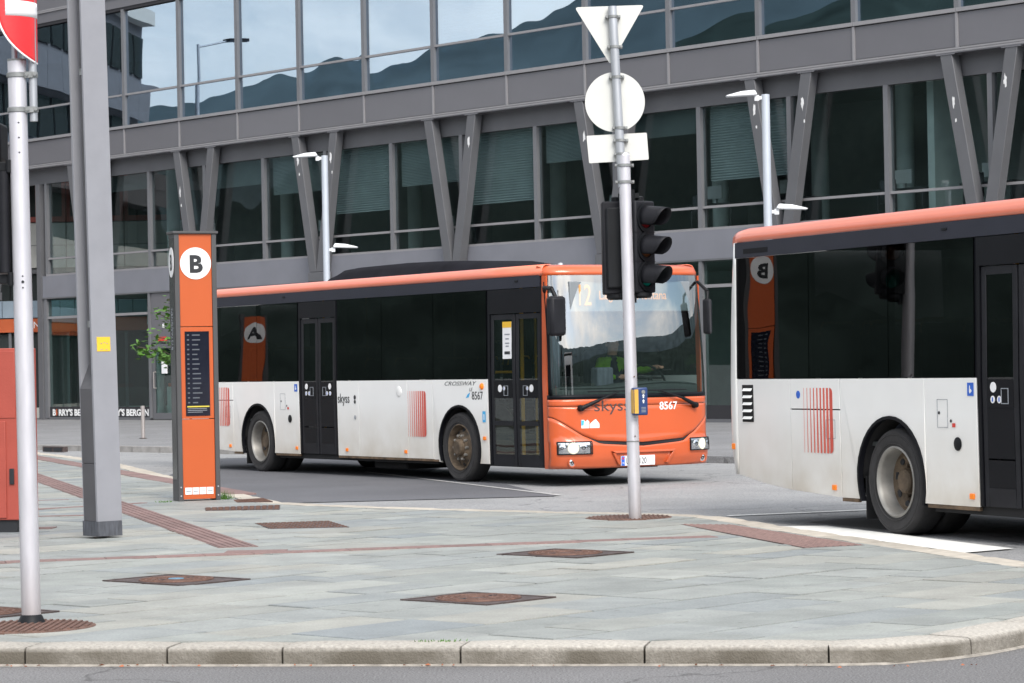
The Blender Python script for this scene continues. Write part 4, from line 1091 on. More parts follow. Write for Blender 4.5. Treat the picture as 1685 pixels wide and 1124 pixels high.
MB().box(-.42, -.15, .08, .34, 2.80, 3.04).build('cowl', M['black_plastic'], sg, bevel=.02)
for z in (2.76, 2.08):
    b = MB(); b.box(-.40, -.06, .0, .06, z - .028, z + .028); b.tube((-.085, -.02, z + .04), (-.085, -.02, z - .04), .018); b.build('bracket', M['black_plastic'], sg, bevel=.004)
MB().tube((-.12, -.01, 2.12), (-.12, -.01, 2.73), .03, n=12).build('cable_tube', M['dark_plastic'], sg)

# ------------------------------------------------------------------ centre pole with the backs of signs and two signals
PX, PY = 1.150, 26.44
t = thing('signal_pole', 'grey pole in the centre carrying sign backs and traffic signals', 'pole', (PX, PY, 0), 0)
Q0 = Vector((0, 0, 0)); Q1 = Vector((-.040, 0, 3.49)); Q2 = Vector((-.125, 0, 4.93))
MB().tube(Q0, Q1, .061, .056, 32).build('lower_shaft', M['pole'], t)
MB().tube(Q1 + Vector((-.022, 0, -.3)), Q2, .042, .042, 24).build('upper_shaft', M['galv'], t)
MB().lathe([(.057, 0), (.057, .004), (.045, .03)], Q1, (0, 0, 1), 24).build('reducer', M['pole'], t)
def pat(z):
    return Q0.lerp(Q1, z / 3.49) if z < 3.49 else (Q1 + Vector((-.022, 0, 0))).lerp(Q2, (z - 3.49) / 1.44)
MB().lathe([(.0605, -.006), (.0625, -.006), (.0625, .006), (.0605, .006)], pat(.75), (0, 0, 1), 24).build('joint_ring', M['clamp'], t)
MB().tube((pat(.80).x + .02, -.066, .80), (pat(.80).x + .02, -.060, .80), .007, n=8).build('hole', M['rust'], t)
MB().tube((pat(1.37).x + .03, -.064, 1.37), (pat(1.37).x + .03, -.056, 1.37), .008, n=8).build('hole', M['rust'], t)
def sclamp(z, r=.044, w=.10):
    q = pat(z); c = MB(); c.lathe([(r, -.014), (r + .007, -.012), (r + .007, .012), (r, .014)], q, (0, 0, 1), 20)
    for s in (-1, 1):
        c.box(q.x + s * (r + .012) - .016, q.x + s * (r + .012) + .016, -.01, .065, z - .014, z + .014)
        c.tube((q.x + s * (r + .018), -.02, z), (q.x + s * (r + .018), .0, z), .009)
    return c
def plate_thing(name, label, pts, y0, zs):
    o = thing(name, label, 'road sign', (PX, PY, 0))
    MB().prism(pts, lambda p: (p[0], y0, p[1]), lambda p: (p[0], y0 + .003, p[1])).build('plate', M['sign_back'], o, smooth=False)
    n = len(pts); cx_ = sum(p[0] for p in pts) / n; cz_ = sum(p[1] for p in pts) / n
    face = [(cx_ + (p[0] - cx_) * .985, cz_ + (p[1] - cz_) * .985) for p in pts]
    MB().prism(face, lambda p: (p[0], y0 + .0035, p[1]), lambda p: (p[0], y0 + .0045, p[1])).build('face', M['sign_white'], o, smooth=False)
    for z in zs: sclamp(z).build('clamp', M['clamp'], o)
    return o
def rounded(pts, r, k=4):
    out = []; n = len(pts)
    for i in range(n):
        a, b, c = Vector(pts[i - 1]), Vector(pts[i]), Vector(pts[(i + 1) % n])
        p = b + (a - b).normalized() * r; q = b + (c - b).normalized() * r
        for j in range(k + 1):
            s = j / k; out.append(tuple((1 - s) ** 2 * p + 2 * s * (1 - s) * b + s * s * q))
    return out
ox = -PX
plate_thing('give_way_sign', 'pale back of the triangular sign at the top of the centre pole', rounded([(.665 + ox, 4.935), (.998 + ox, 4.375), (1.335 + ox, 4.945)], .035), .055, (4.83, 4.54))
cc = (1.035 + ox, 4.015)
plate_thing('round_sign', 'pale back of the round sign between the triangle and the rectangle', [(cc[0] + cos(a) * .288, cc[1] + sin(a) * .288) for a in [2 * pi * k / 56 for k in range(56)]], .055, (4.25, 3.76))
plate_thing('plate_sign', 'pale back of the rectangular sign plate below the round one', rounded([(.755 + ox, 3.695), (.775 + ox, 3.43), (1.350 + ox, 3.455), (1.335 + ox, 3.715)], .012), .055, (3.64, 3.51))
for z in (3.40, 3.24): sclamp(z, .062).build('clamp', M['clamp'], t)

# signal facing right, with three visors
def signal(label, origin, rz):
    g = thing('traffic_signal', label, 'traffic light', origin, rz)
    # local: lens faces -y
    MB().box(-.16, .16, .0, .16, 0, .90).build('housing', M['dark_plastic'], g, bevel=.018)
    MB().box(-.12, .12, .161, .21, .06, .84).build('back_box', M['black_plastic'], g, bevel=.015)
    for i, (nm, m) in enumerate((('green_lens', 'lens_green'), ('amber_lens', 'lens_amber'), ('red_lens', 'lens_red'))):
        z = .165 + i * .285
        ring = MB().lathe([(.145, .0), (.145, -.018), (.105, -.018), (.100, .0)], (0, 0, z), (0, 1, 0), 36).build('lens_ring', M['black_plastic'], g)
        MB().lathe([(.0, -.022), (.05, -.018), (.100, -.004), (.100, .0)], (0, 0, z), (0, 1, 0), 32).build(nm, M[m], ring)
        # half tube visor
        def vf(u, v):
            a = radians(-35) + radians(250) * u; ln = .29 * (.45 + .55 * sin(pi * u) ** .6)
            r_ = .118 - .012 * v
            return (cos(a) * r_, -.018 - ln * v, z + sin(a) * r_ - .02 * v)
        MB().grid(vf, 24, 4).build('visor', M['dark_plastic'], ring, solid=.004)
        if i: MB().box(-.161, .161, -.003, .161, z - .145, z - .141).build('seam', M['black_plastic'], g)
    MB().lathe([(.10, -.05), (.12, -.03), (.12, .0)], (0, .08, 0), (0, 0, 1), 20).build('lower_mount', M['black_plastic'], g)
    MB().lathe([(.05, .0), (.05, .04), (.02, .05)], (0, .08, .90), (0, 0, 1), 20).build('upper_mount', M['black_plastic'], g)
    return g
g_ = signal('black traffic signal with three visors facing right on the centre pole', (PX + .155, PY + .085, 2.175), radians(46))
g_.scale = (.88, .95, .985)
g_ = signal('black traffic signal turned away on the left of the centre pole', (PX - .125, PY + .29, 2.165), radians(183))
g_.scale = (.88, .95, 1)
for z in (2.13, 3.09):
    MB().box(-.10, .10, .06, .12, z, z + .045).build('bracket', M['black_plastic'], t)
    MB().tube((.035, .062, z - .05), (.035, .062, z + .08), .022).build('bracket_bolt', M['black_plastic'], t)
# push button box
g = thing('push_button_box', 'dark blue crossing request box with a yellow side on the centre pole', 'push button', (PX + .055, PY - .10, 1.0), radians(14))
MB().box(-.065, .075, -.04, .05, -.0, .265).build('housing', M['blue_box'], g, bevel=.012)
MB().box(-.0685, -.0655, -.035, .045, .02, .245).build('yellow_side', M['yellow_box'], g, smooth=False)
MB().box(-.060, -.020, -.044, -.041, .018, .248).build('yellow_strip', M['yellow_box'], g, smooth=False)
MB().lathe([(0, -.006), (.018, -.005), (.020, 0)], (.03, -.041, .222), (0, 1, 0), 20).build('button', M['clamp'], g)
for z, w_ in ((.165, .008), (.115, .008)):
    MB().prism([(.024, z), (.036, z), (.036, z + .02), (.044, z + .02), (.03, z + .038), (.016, z + .02), (.024, z + .02)], lambda p: (p[0], -.043, p[1]), lambda p: (p[0], -.041, p[1])).build('arrow_print', M['white_print'], g, smooth=False)
for k in range(4): MB().box(.008, .052, -.0425, -.041, .03 + k * .014, .036 + k * .014).build('print_line', M['soft_ink'], g, smooth=False)
#SPLIT2
# ------------------------------------------------------------------ buses.  local: x across from the door side (0) to the far side (2.5), y backwards from the nose, z up from the road
BW, BL = 2.50, 12.03
ZS, ZB, ZC, ZT = 1.43, .31, 2.64, 2.80       # sill, skirt, glass top, band top
def hw(z): return 1.25 - max(0, z - 1.43) * .014 - max(0, .62 - z) * .04
def sx0(z, o=0.): return 1.25 - hw(z) - o     # door side face, o outwards
NF, DF = 2.5, .36
def yfront(x, z, o=0.):
    h = hw(z) if z > 1.4 else 1.25
    s = min(1, abs((x - 1.25) / h))
    y = DF * (1 - (1 - s ** NF) ** (1 / NF))
    y += max(0, z - 1.17) * .03 + max(0, z - 1.17) ** 2 * .032
    if z < .62: y -= .035 * min(1, (.62 - z) / .05)
    if z < .36: y += (.36 - z) * .3
    return y - o
def xs(z, n, s0=-1, s1=1):
    h = hw(z) if z > 1.4 else 1.25
    a0, a1 = math.asin(s0), math.asin(s1)
    return [1.25 + h * sin(a0 + (a1 - a0) * i / n) for i in range(n + 1)]
def front_patch(name, m, parent, zlo, zhi, s0=-1, s1=1, n=44, nv=8, o=0., solid=.012, **k):
    def fn(u, v):
        i = round(u * n); 
        zz = 1.43; x = xs(zz, n, s0, s1)[i]
        z = zlo(x) + (zhi(x) - zlo(x)) * v
        h = hw(z) if z > 1.4 else 1.25
        x = 1.25 + (x - 1.25) * h / 1.25
        return (x, yfront(x, z, o), z)
    return MB().grid(fn, n, nv, flip=True).build(name, m, parent, solid=solid, **k)
def side_pr(name, m, parent, pts, o=.0, th=.02, far=False, **k):
    if far:
        f0 = lambda p: (BW - sx0(p[1], o), p[0], p[1]); f1 = lambda p: (BW - sx0(p[1], o - th), p[0], p[1])
    else:
        f0 = lambda p: (sx0(p[1], o), p[0], p[1]); f1 = lambda p: (sx0(p[1], o - th), p[0], p[1])
    return MB().prism(pts, f0, f1).build(name, m, parent, **k)
def rect(y0, y1, z0, z1, zm=None):
    # extra points at the sill height keep the tumblehome straight
    if z0 < ZS < z1: return [(y0, z0), (y1, z0), (y1, ZS), (y1, z1), (y0, z1), (y0, ZS)]
    return [(y0, z0), (y1, z0), (y1, z1), (y0, z1)]
WY_F, WY_R, WR_ = 2.70, 8.92, .485
ARC = {0: (2.655, .575), 1: (8.95, .585)}
def arch_pts(c, r, b, up=True, n=22):
    dz = b - .50; a0 = math.acos(max(-1, min(1, -sqrt(max(0, r * r - dz * dz)) / r)))
    a0 = math.atan2(dz, -sqrt(r * r - dz * dz)); a0 = a0 if a0 > 0 else a0 + 2 * pi
    a1 = math.atan2(dz, sqrt(r * r - dz * dz))
    return [(c + r * cos(a0 + (a1 - a0) * i / n), .50 + r * sin(a0 + (a1 - a0) * i / n)) for i in range(n + 1)]
def build_wheel(parent, name, x, y, side, front, detail=True):
    """side -1: outer face towards -x"""
    ax = Vector((side, 0, 0)); r = WR_
    w = MB().lathe([(.30, -.13), (.40, -.14), (r - .035, -.14), (r - .008, -.118), (r, -.09), (r, .09), (r - .008, .118), (r - .035, .14), (.40, .142), (.318, .128), (.30, .10)], (x, y, r), ax, 56, closed=True)
    wo = bpy.data.objects.new('wheel', w.mesh('tyre', M['rubber'])); wo.name = name; col.objects.link(wo); wo.parent = parent
    # tread grooves and sidewall ring
    tg = MB()
    for rr in (.35, .43): tg.lathe([(rr - .004, .141), (rr, .1465), (rr + .004, .141)], (x, y, r), ax, 48)
    tg.build('sidewall_ring', M['rubber'], wo)
    if not detail: return wo
    if front:
        rm = MB().lathe([(.318, .10), (.325, .132), (.312, .138), (.300, .120), (.29, .05), (.275, .03), (.20, .085), (.165, .105)], (x, y, r), ax, 48)
        ro = rm.build('rim', M['rim_rust'], wo)
        MB().lathe([(.165, .09), (.165, .118), (.135, .125), (.118, .118), (.112, .165), (.09, .185), (0, .19)], (x, y, r), ax, 40).build('hub', M['rim_rust'], wo)
        for k in range(10):
            a = 2 * pi * k / 10; c = Vector((x, y + cos(a) * .167, r + sin(a) * .167)) + ax * .095
            MB().tube(c, c + ax * .045, .021, .017, 6).build('wheel_nut', M['rim'], wo)
            a += pi / 10; c = Vector((x, y + cos(a) * .235, r + sin(a) * .235)) + ax * .052
            MB().lathe([(.030, 0), (.030, .012), (0, .0125)], c, ax + Vector((0, cos(a), sin(a))) * -.6 * -1, 14).build('vent_hole', M['ink'], wo)
    else:
        rm = MB().lathe([(.318, .10), (.326, .132), (.312, .139), (.300, .128), (.288, .10), (.283, -.02), (.270, -.045)], (x, y, r), ax, 56)
        rm.build('rim', M['rim'], wo)
        dsk = MB().lathe([(.284, -.02), (.262, -.028), (.245, -.012), (.19, -.03), (.15, -.055), (.11, -.06)], (x, y, r), ax, 48); dsk.build('rim_disc', M['rim_rust'], wo)
        MB().lathe([(.112, -.062), (.108, .035), (.095, .05), (0, .055)], (x, y, r), ax, 36).build('hub', M['rim_rust'], wo)
        for k in range(8):
            a = 2 * pi * k / 8 + .2; c = Vector((x, y + cos(a) * .217, r + sin(a) * .217)) + ax * -.024
            MB().lathe([(.038, 0), (.034, .008), (0, .0085)], c, ax, 18).build('vent_hole', M['ink'], wo)
        for k in range(10):
            a = 2 * pi * k / 10; c = Vector((x, y + cos(a) * .145, r + sin(a) * .145)) + ax * -.058
            MB().tube(c, c + ax * .04, .017, .015, 6).build('wheel_nut', M['rim_rust'], wo)
    return wo

def wheel_well(parent, c, r, far):
    n = 20; vs = []
    for i in range(n + 1):
        a = pi * i / n
        for x in (.03, .62): vs.append((x if not far else BW - x, c + cos(a) * r, .50 + sin(a) * r))
    for (yy) in (c + r, c - r): pass
    fs = [(2 * i, 2 * i + 1, 2 * i + 3, 2 * i + 2) for i in range(n)]
    MB().add(vs, fs).build('wheel_well', M['under'], parent, solid=.01)
def arch_trim(parent, c, r, b, far=False):
    P = arch_pts(c, r, b); Q = arch_pts(c, r - .028, b); vs = []
    for (y, z), (y2, z2) in zip(P, Q):
        for yy, zz, o in ((y, z, .0), (y, z, .012), (y2, z2, .012), (y2, z2, -.04)):
            x = sx0(zz, o); vs.append((x if not far else BW - x, yy, zz))
    n = len(P); fs = []
    for i in range(n - 1):
        for j in range(3): a = i * 4 + j; fs.append((a, a + 1, a + 5, a + 4))
    MB().add(vs, fs).build('wheel_arch', M['bus_black'], parent)

def stripes(parent, y0, y1, z0, z1, rear_slim=True):
    """printed bars that thicken towards the nose, the last with rounded corners"""
    n = 9; L = y1 - y0
    for k in range(n):
        w = .004 + .0048 * k
        yc = y1 - L * (k + .1) / n
        if k < n - 1:
            side_pr('print_bar', M['stripe_red'], parent, rect(yc - w, yc, z0, z1), o=.0015, th=.001, smooth=False)
    w = .055; yb = y0 + w; rr = .05
    pts = [(yb, z0), (yb, z1)]
    for i in range(6): a = pi / 2 + pi / 2 * i / 5; pts.append((y0 + rr + cos(a) * rr - 0, z1 - rr + sin(a) * rr))
    for i in range(6): a = pi + pi / 2 * i / 5; pts.append((y0 + rr + cos(a) * rr, z0 + rr + sin(a) * rr))
    side_pr('print_bar', M['stripe_deep'], parent, pts, o=.0015, th=.001, smooth=False)

def bus(label, loc, rz, cat, front_full, detail_a):
    T = thing('city_bus', label, cat, loc, rz, 'white and orange city buses')
    W_ = M['bus_white']
    # ---- white side panels, door side
    def wpanel(y0, y1, arch=None, zb0=ZB, zb1=ZB, label=None):
        g = .004; y0 += g; y1 -= g
        if arch is None: pts = [(y0, zb0), (y1, zb1), (y1, ZS - .004), (y0, ZS - .004)]
        else:
            c, r = ARC[arch]; A = arch_pts(c, r, zb0)
            pts = [p for p in [(y0, zb0)]] + A + [(y1, zb1), (y1, ZS - .004), (y0, ZS - .004)]
            if A[-1][0] > y1: pts = [(y0, zb0)] + [a for a in A if a[0] < y1 - .005] + [(y1, .5 + sqrt(max(0, r * r - (y1 - c) ** 2))), (y1, ZS - .004), (y0, ZS - .004)]
        return side_pr('side_panel', W_, T, pts, bevel=.003, smooth=False)
    pA = wpanel(1.88, 3.39, 0, .27, .29)
    pB = wpanel(3.39, 4.12); pC = wpanel(4.12, 5.58); pD = wpanel(5.58, 6.27)
    pE = wpanel(7.52, 8.36); pF = wpanel(8.355, 9.84, 1)
    side_pr('side_panel', W_, T, [(9.844, ZB), (10.776, .35), (10.776, 1.128), (9.844, 1.128)], bevel=.003, smooth=False)
    side_pr('hatch', W_, T, [(9.844, 1.14), (10.776, 1.14), (10.776, ZS - .004), (9.844, ZS - .004)], bevel=.003, smooth=False)
    pG = side_pr('side_panel', W_, T, [(10.784, .35), (11.3, .395), (11.85, .47), (11.85, ZS - .004), (10.784, ZS - .004)], bevel=.003, smooth=False)
    # backing behind the joints
    side_pr('sheet_backing', M['under'], T, [(9.86, .36), (11.8, .48), (11.8, 1.42), (9.86, 1.42)], o=-.03, th=.01, smooth=False)
    side_pr('sheet_backing', M['under'], T, [(3.30, .36), (6.2, .36), (6.2, 1.42), (3.30, 1.42)], o=-.03, th=.01, smooth=False)
    side_pr('sheet_backing', M['under'], T, [(7.58, .36), (8.34, .36), (8.34, 1.42), (7.58, 1.42)], o=-.03, th=.01, smooth=False)
    for a in (0, 1):
        arch_trim(T, *ARC[a], ZB - .02)
        arch_trim(T, *ARC[a], ZB - .02, True)
        for far in (False, True): wheel_well(T, ARC[a][0], ARC[a][1] + .0, far)
    for y0, y1 in ((3.25, 6.26), (7.53, 8.35), (9.55, 9.84)):
        MB().box(.012, .05, y0, y1, ZB - .035, ZB - .002).build('sill_edge', M['rust_edge'], T, bevel=.004)
    # ---- far side (simple skin)
    def fpanel(y0, y1, arch=None):
        pts = [(y0, ZB), (y1, ZB), (y1, ZS), (y0, ZS)]
        if arch is not None: pts = [(y0, ZB)] + arch_pts(*ARC[arch], ZB) + [(y1, ZB), (y1, ZS), (y0, ZS)]
        side_pr('side_panel', W_, T, pts, far=True, smooth=False)
    fpanel(.40, 1.9); fpanel(1.908, 3.4, 0); fpanel(3.408, 5.6); fpanel(5.608, 8.2); fpanel(8.208, 9.84, 1); fpanel(9.848, 11.85)
    # ---- windows, both sides
    gl = M['side_glass']
    win = [(1.90, 3.35), (3.36, 4.86), (4.87, 6.24), (7.55, 8.95), (8.96, 10.4), (10.41, 11.86)]
    for y0, y1 in win:
        o = side_pr('side_window', gl, T, rect(y0, y1, ZS + .004, ZC), th=.008, smooth=False)
    for y0, y1 in ((.46, 1.6), (1.61, 3.35), (3.36, 4.86), (4.87, 6.4), (6.41, 8.0), (8.01, 9.7), (9.71, 11.86)):
        side_pr('side_window', gl, T, rect(y0, y1, ZS + .004, ZC), th=.008, far=True, smooth=False)
    # window posts inside the glass
    for y in (1.9, 3.355, 4.865, 6.25, 7.54, 8.955, 10.405, 11.8):
        for far in (False, True):
            side_pr('window_post', M['bus_black'], T, rect(y - .035, y + .035, ZS, ZC), o=-.012, th=.04, far=far, smooth=False)
    side_pr('engine_screen', M['bus_black'], T, rect(10.45, 11.8, ZS, ZC), o=-.012, th=.03, smooth=False)
    for far in (False, True):
        side_pr('cantrail_band', M['bus_band'], T, rect(.52 if not far else .40, 11.88, ZC + .004, ZT - .002), o=.002, th=.03, far=far, smooth=False)
    # ---- roof with orange edge rails
    for far in (False, True):
        mb = MB(); prof = [(0, ZT), (-.004, ZT + .04), (.004, ZT + .09), (.03, ZT + .125), (.075, ZT + .14), (.14, ZT + .142)]
        ys = [.46, 2, 4, 6, 8, 10, 11.7, 11.88, 11.97]
        vs = []
        for y in ys:
            for (x, z) in prof:
                q = hw(ZT); k = max(0, (y - 11.7)) ** 2 * 1.2
                vs.append(((1.25 - q + x + k * .3) if not far else BW - (1.25 - q + x + k * .3), y, z - k * .35))
        n = len(prof); fs = []
        for i in range(len(ys) - 1):
            for j in range(n - 1): a = i * n + j; fs.append((a, a + 1, a + n + 1, a + n))
        MB().add(vs, fs).build('roof_rail', M['bus_roofstrip'], T, solid=.01, ang=60)
    MB().box(.17, 2.33, .6, 11.9, ZT + .10, ZT + .138).build('roof', W_, T)
    # ---- rear end: rounded corner and back wall
    vs = []; n = 10; zz = [.47, .62, .8, 1.1, 1.43, 1.9, 2.3, 2.55, 2.80]
    bulge = lambda z: -.14 * (max(0, z - 1.3) / 1.5) ** 2 - .12 * (max(0, 1.0 - z) / .53) ** 2
    for z in zz:
        for i in range(n + 1):
            a = pi / 2 * i / n; x = sx0(z) + .22 * (1 - cos(a)); y = 11.856 + (.36 + bulge(z)) * sin(a); vs.append((x if i else sx0(z), y if i else 11.856, z))
        vs.append((1.25, 11.856 + .40 + bulge(z), z))
        for i in range(n, -1, -1):
            a = pi / 2 * i / n; x = sx0(z) + .22 * (1 - cos(a)); y = 11.856 + (.36 + bulge(z)) * sin(a); vs.append((BW - (x if i else sx0(z)), y if i else 11.856, z))
    m_ = 2 * n + 3; fs = []
    for j in range(len(zz) - 1):
        for i in range(m_ - 1): a = j * m_ + i; fs.append((a, a + 1, a + m_ + 1, a + m_))
    MB().add(vs, fs).build('rear_panel', W_, T, solid=.012)
    MB().box(.5, 2.0, 12.18, 12.24, 1.5, 2.5).build('rear_window', M['bus_black'], T, bevel=.02)
    for s in (.16, 2.30): MB().box(s - .05, s + .05, 12.0, 12.17, .75, 1.1).build('tail_light', M['lens_red'], T, bevel=.01)
    MB().box(.0, .06, 11.93, 12.0, .72, .78).build('marker_lamp', M['amber'], T, bevel=.006)
    # ---- doors on the near side
    def door(y0, y1, z0, z1, n_leaf, lower_glass):
        D = side_pr('door', M['bus_black'], T, rect(y0 + .004, y1 - .004, z1 - .05, z1 + (ZC - z1) - .004), o=.001, th=.03, smooth=False)
        for a, b in ((y0 + .004, y0 + .05), (y1 - .05, y1 - .004)):
            side_pr('door_frame', M['bus_black'], D, rect(a, b, z0, z1 - .052), o=-.002, th=.04, smooth=False)
        w = (y1 - y0 - .10) / n_leaf
        for k in range(n_leaf):
            a = y0 + .05 + k * w + .012; b = a + w - .024
            for (c, d) in ((a, a + .07), (b - .07, b)): side_pr('leaf_frame', M['dark_plastic'], D, rect(c, d, z0, z1 - .06), o=-.012, th=.03, bevel=.006)
            for (c, d) in ((z0, z0 + .16), (.80, .86), (z1 - .13, z1 - .06)):
                if c == .80 and not lower_glass: continue
                side_pr('leaf_rail', M['dark_plastic'], D, rect(a + .071, b - .071, c, d), o=-.014, th=.028, smooth=False)
            side_pr('door_band', M['bus_black'], D, rect(a + .071, b - .071, 1.17, ZS - .02), o=-.014, th=.026, smooth=False)
            side_pr('door_window', M['door_glass'] if lower_glass else M['side_glass'], D, rect(a + .071, b - .071, ZS - .018, z1 - .131), o=-.02, th=.008, smooth=False)
            if lower_glass:
                side_pr('door_window', M['door_glass'], D, rect(a + .071, b - .071, .861, 1.169), o=-.02, th=.008, smooth=False)
                side_pr('door_window', M['door_glass'], D, rect(a + .071, b - .071, z0 + .161, .799), o=-.02, th=.008, smooth=False)
            else:
                side_pr('door_skin', M['bus_black'], D, rect(a + .071, b - .071, z0 + .161, .72), o=-.018, th=.02, smooth=False)
                side_pr('door_skin', M['bus_black'], D, rect(a + .071, b - .071, .735, 1.168), o=-.018, th=.02, smooth=False)
            # pictogram discs on the band
            sgn = 1 if k else -1
            cs_ = ([(.04, 1.345, .045), (-.05, 1.24, .032), (.05, 1.24, .032)] if not lower_glass else [(.02, 1.30, .050), (-.085, 1.30, .028)])
            for (dy, z, r_) in cs_:
                yc = (a + b) / 2 + dy * sgn * (1 if lower_glass else 1) + (.06 * sgn)
                mb = MB().lathe([(0, 0), (r_, 0), (r_, .003)], (sx0(z, -.010), yc, z), (1, 0, 0), 24); po = mb.build('door_sticker', M['sign_white'], D)
                if r_ < .04: MB().box(sx0(z, -.008), sx0(z, -.010), yc - .008, yc + .008, z - .018, z + .018).build('sticker_figure', M['blue_print'], po)
            yc = (a + b) / 2 - .075 * sgn
            mb = MB(); yk = yc
            for (p, q, r_, s_) in ((-.055, .055, .06, .068), (-.055, .055, -.068, -.06), (-.055, -.047, -.06, .06), (.047, .055, -.06, .06)):
                mb.box(sx0(1.27, -.008), sx0(1.27, -.012), yk + p, yk + q, 1.27 + r_, 1.27 + s_)
            mb.build('plate_outline', M['soft_ink'], D, smooth=False)
        return D
    D1 = door(.47, 1.86, .25, 2.36, 2, True)
    D2 = door(6.28, 7.51, .32, 2.44, 2, False)
    MB().box(.05, .9, .47, 1.86, .26, .30).build('door_step', M['under'], T)
    # notice behind the front door glass
    n_ = side_pr('door_notice', M['sign_white'], D1, rect(1.27, 1.50, 1.70, 2.20), o=-.019, th=.002, smooth=False)
    side_pr('notice_head', M['yellow_sticker'], n_, rect(1.27, 1.50, 2.12, 2.20), o=-.0175, th=.001, smooth=False)
    for z, w in ((2.02, .13), (1.96, .09), (1.90, .11), (1.86, .08)): side_pr('notice_line', M['soft_ink'], n_, rect(1.38 - w / 2, 1.38 + w / 2, z, z + .018), o=-.0175, th=.001, smooth=False)
    side_pr('notice_arrow', M['ink'], n_, rect(1.31, 1.45, 1.76, 1.80), o=-.0175, th=.001, smooth=False)
    # ---- small things on the white skin
    for y in (1.97, 4.19, 5.98, 7.62, 9.97):
        z = .40 if y > 2 else .62
        MB().box(sx0(z, .014), sx0(z, 0), y - .035, y + .035, z - .025, z + .025).build('side_marker', M['amber'], T, bevel=.005)
    MB().lathe([(0, 0), (.03, .004), (.045, .02), (.045, .03)], (sx0(1.34, .03), 2.02, 1.33), (1, 0, 0), 20).build('side_indicator', M['amber'], T)
    stripes(T, 3.58, 4.10, .62, 1.27)
    stripes(T, 9.97, 10.52, .72, 1.34)
    YL, ZL = (0, -1, 0), (0, 0, 1)
    text('side_lettering', 'skyss', .145, (sx0(1.13, .0005), 6.24, 1.10), YL, ZL, M['ink'], T, wx=.92)
    MB().lathe([(0, 0), (.034, 0), (.034, .002)], (sx0(1.16, .002), 5.70, 1.18), (1, 0, 0), 16).build('emblem', M['ink'], T)
    MB().lathe([(0, 0), (.028, 0), (.028, .002)], (sx0(1.16, .002), 5.70, 1.115), (1, 0, 0), 16).build('emblem', M['ink'], T)
    text('model_lettering', 'CROSSWAY', .058, (sx0(1.37, .0005), 3.06, 1.345), YL, ZL, M['ink'], T, wx=2.0, shear=.35)
    text('model_lettering', 'LE', .05, (sx0(1.28, .0005), 2.37, 1.265), YL, ZL, M['ink'], T, wx=1.2, shear=.35)
    text('number_lettering', '8567', .115, (sx0(1.18, .0005), 2.30, 1.15), YL, ZL, M['ink'], T, wx=.95, bold=.001)
    side_pr('blue_mark', M['cyan_print'], T, [(2.38, 1.18), (2.46, 1.17), (2.41, 1.22), (2.34, 1.25)], o=.002, th=.001, smooth=False)
    sb = side_pr('stop_sticker', M['cyan_print'], T, rect(1.94, 2.02, .84, .99), o=.002, th=.001, smooth=False)
    side_pr('sticker_figure', M['white_print'], sb, rect(1.97, 1.99, .87, .95), o=.003, th=.001, smooth=False)
    sb = side_pr('wheelchair_sticker', M['blue_print'], T, rect(7.56, 7.66, 1.27, 1.385), o=.002, th=.001, smooth=False)
    side_pr('sticker_figure', M['white_print'], sb, [(7.62, 1.29), (7.59, 1.31), (7.60, 1.33), (7.615, 1.33), (7.615, 1.36), (7.625, 1.36), (7.63, 1.31)], o=.003, th=.001, smooth=False)
    def outline(y0, y1, z0, z1, name='flap', parent=T, w=.004):
        mb = MB()
        for (a, b, c, d) in ((y0, y1, z1 - w, z1), (y0, y1, z0, z0 + w), (y0, y0 + w, z0 + w, z1 - w), (y1 - w, y1, z0 + w, z1 - w)):
            mb.box(sx0(1, .0015), sx0(1, -.0005), a, b, c, d)
        return mb.build(name, M['soft_ink'], parent, smooth=False)
    fl = outline(7.98, 8.15, .99, 1.24, 'flap_edge')
    for (y, z) in ((8.12, 1.12), (7.93, 1.05)): MB().lathe([(0, 0), (.014, 0), (.014, .004)], (sx0(z, .003), y, z), (1, 0, 0), 12).build('lock', M['ink'], T)
    side_pr('red_label', M['red_print'], T, rect(7.86, 7.91, .995, 1.03), o=.002, th=.001, smooth=False)
    MB().lathe([(0, -.004), (.045, -.002), (.06, .004), (.06, .008)], (sx0(.85, .006), 7.83, .85), (1, 0, 0), 24).build('black_cap', M['black_plastic'], T)
    MB().lathe([(0, -.004), (.05, -.002), (.075, .004), (.075, .01)], (sx0(1.27, .008), 4.36, 1.265), (1, 0, 0), 28).build('filler_cap', M['bus_white'], T)
    MB().lathe([(0, 0), (.03, .002), (.03, .006)], (sx0(.88, .004), 5.70, .885), (1, 0, 0), 16).build('lock', M['galv'], T)
    MB().lathe([(0, 0), (.038, .002), (.038, .006)], (sx0(1.27, .004), 10.62, 1.275), (1, 0, 0), 20).build('blue_cap', M['blue_print'], T)
    outline(9.93, 10.10, .86, 1.04, 'flap_edge')
    lv = MB()
    for k in range(6):
        z = 1.02 + k * .055; y0 = 11.55 + k * .0; lv.add([(sx0(z, .001), 11.53, z), (sx0(z, .001), 11.74, z), (sx0(z, .001), 11.76 - .0, z + .02), (sx0(z, -.018), 11.53, z + .045), (sx0(z, -.018), 11.76, z + .045)], [(0, 1, 2, 4, 3)])
    lvf = side_pr('vent_recess', M['under'], T, rect(11.52, 11.75, 1.0, 1.37), o=.0015, th=.001, smooth=False)
    for k in range(5):
        z = 1.02 + k * .07
        MB().obox((sx0(z, .006), 11.635, z + .026), (.004, 0, .004), (0, .092, 0), (.008, 0, .013)).build('louvre', M['bus_white'], lvf, smooth=False)
    # band details
    for y in (1.1, 8.0): MB().box(sx0(ZC + .09, .012), sx0(ZC + .09, 0), y - .04, y + .04, ZC + .085, ZC + .105).build('band_fitting', M['black_plastic'], T)
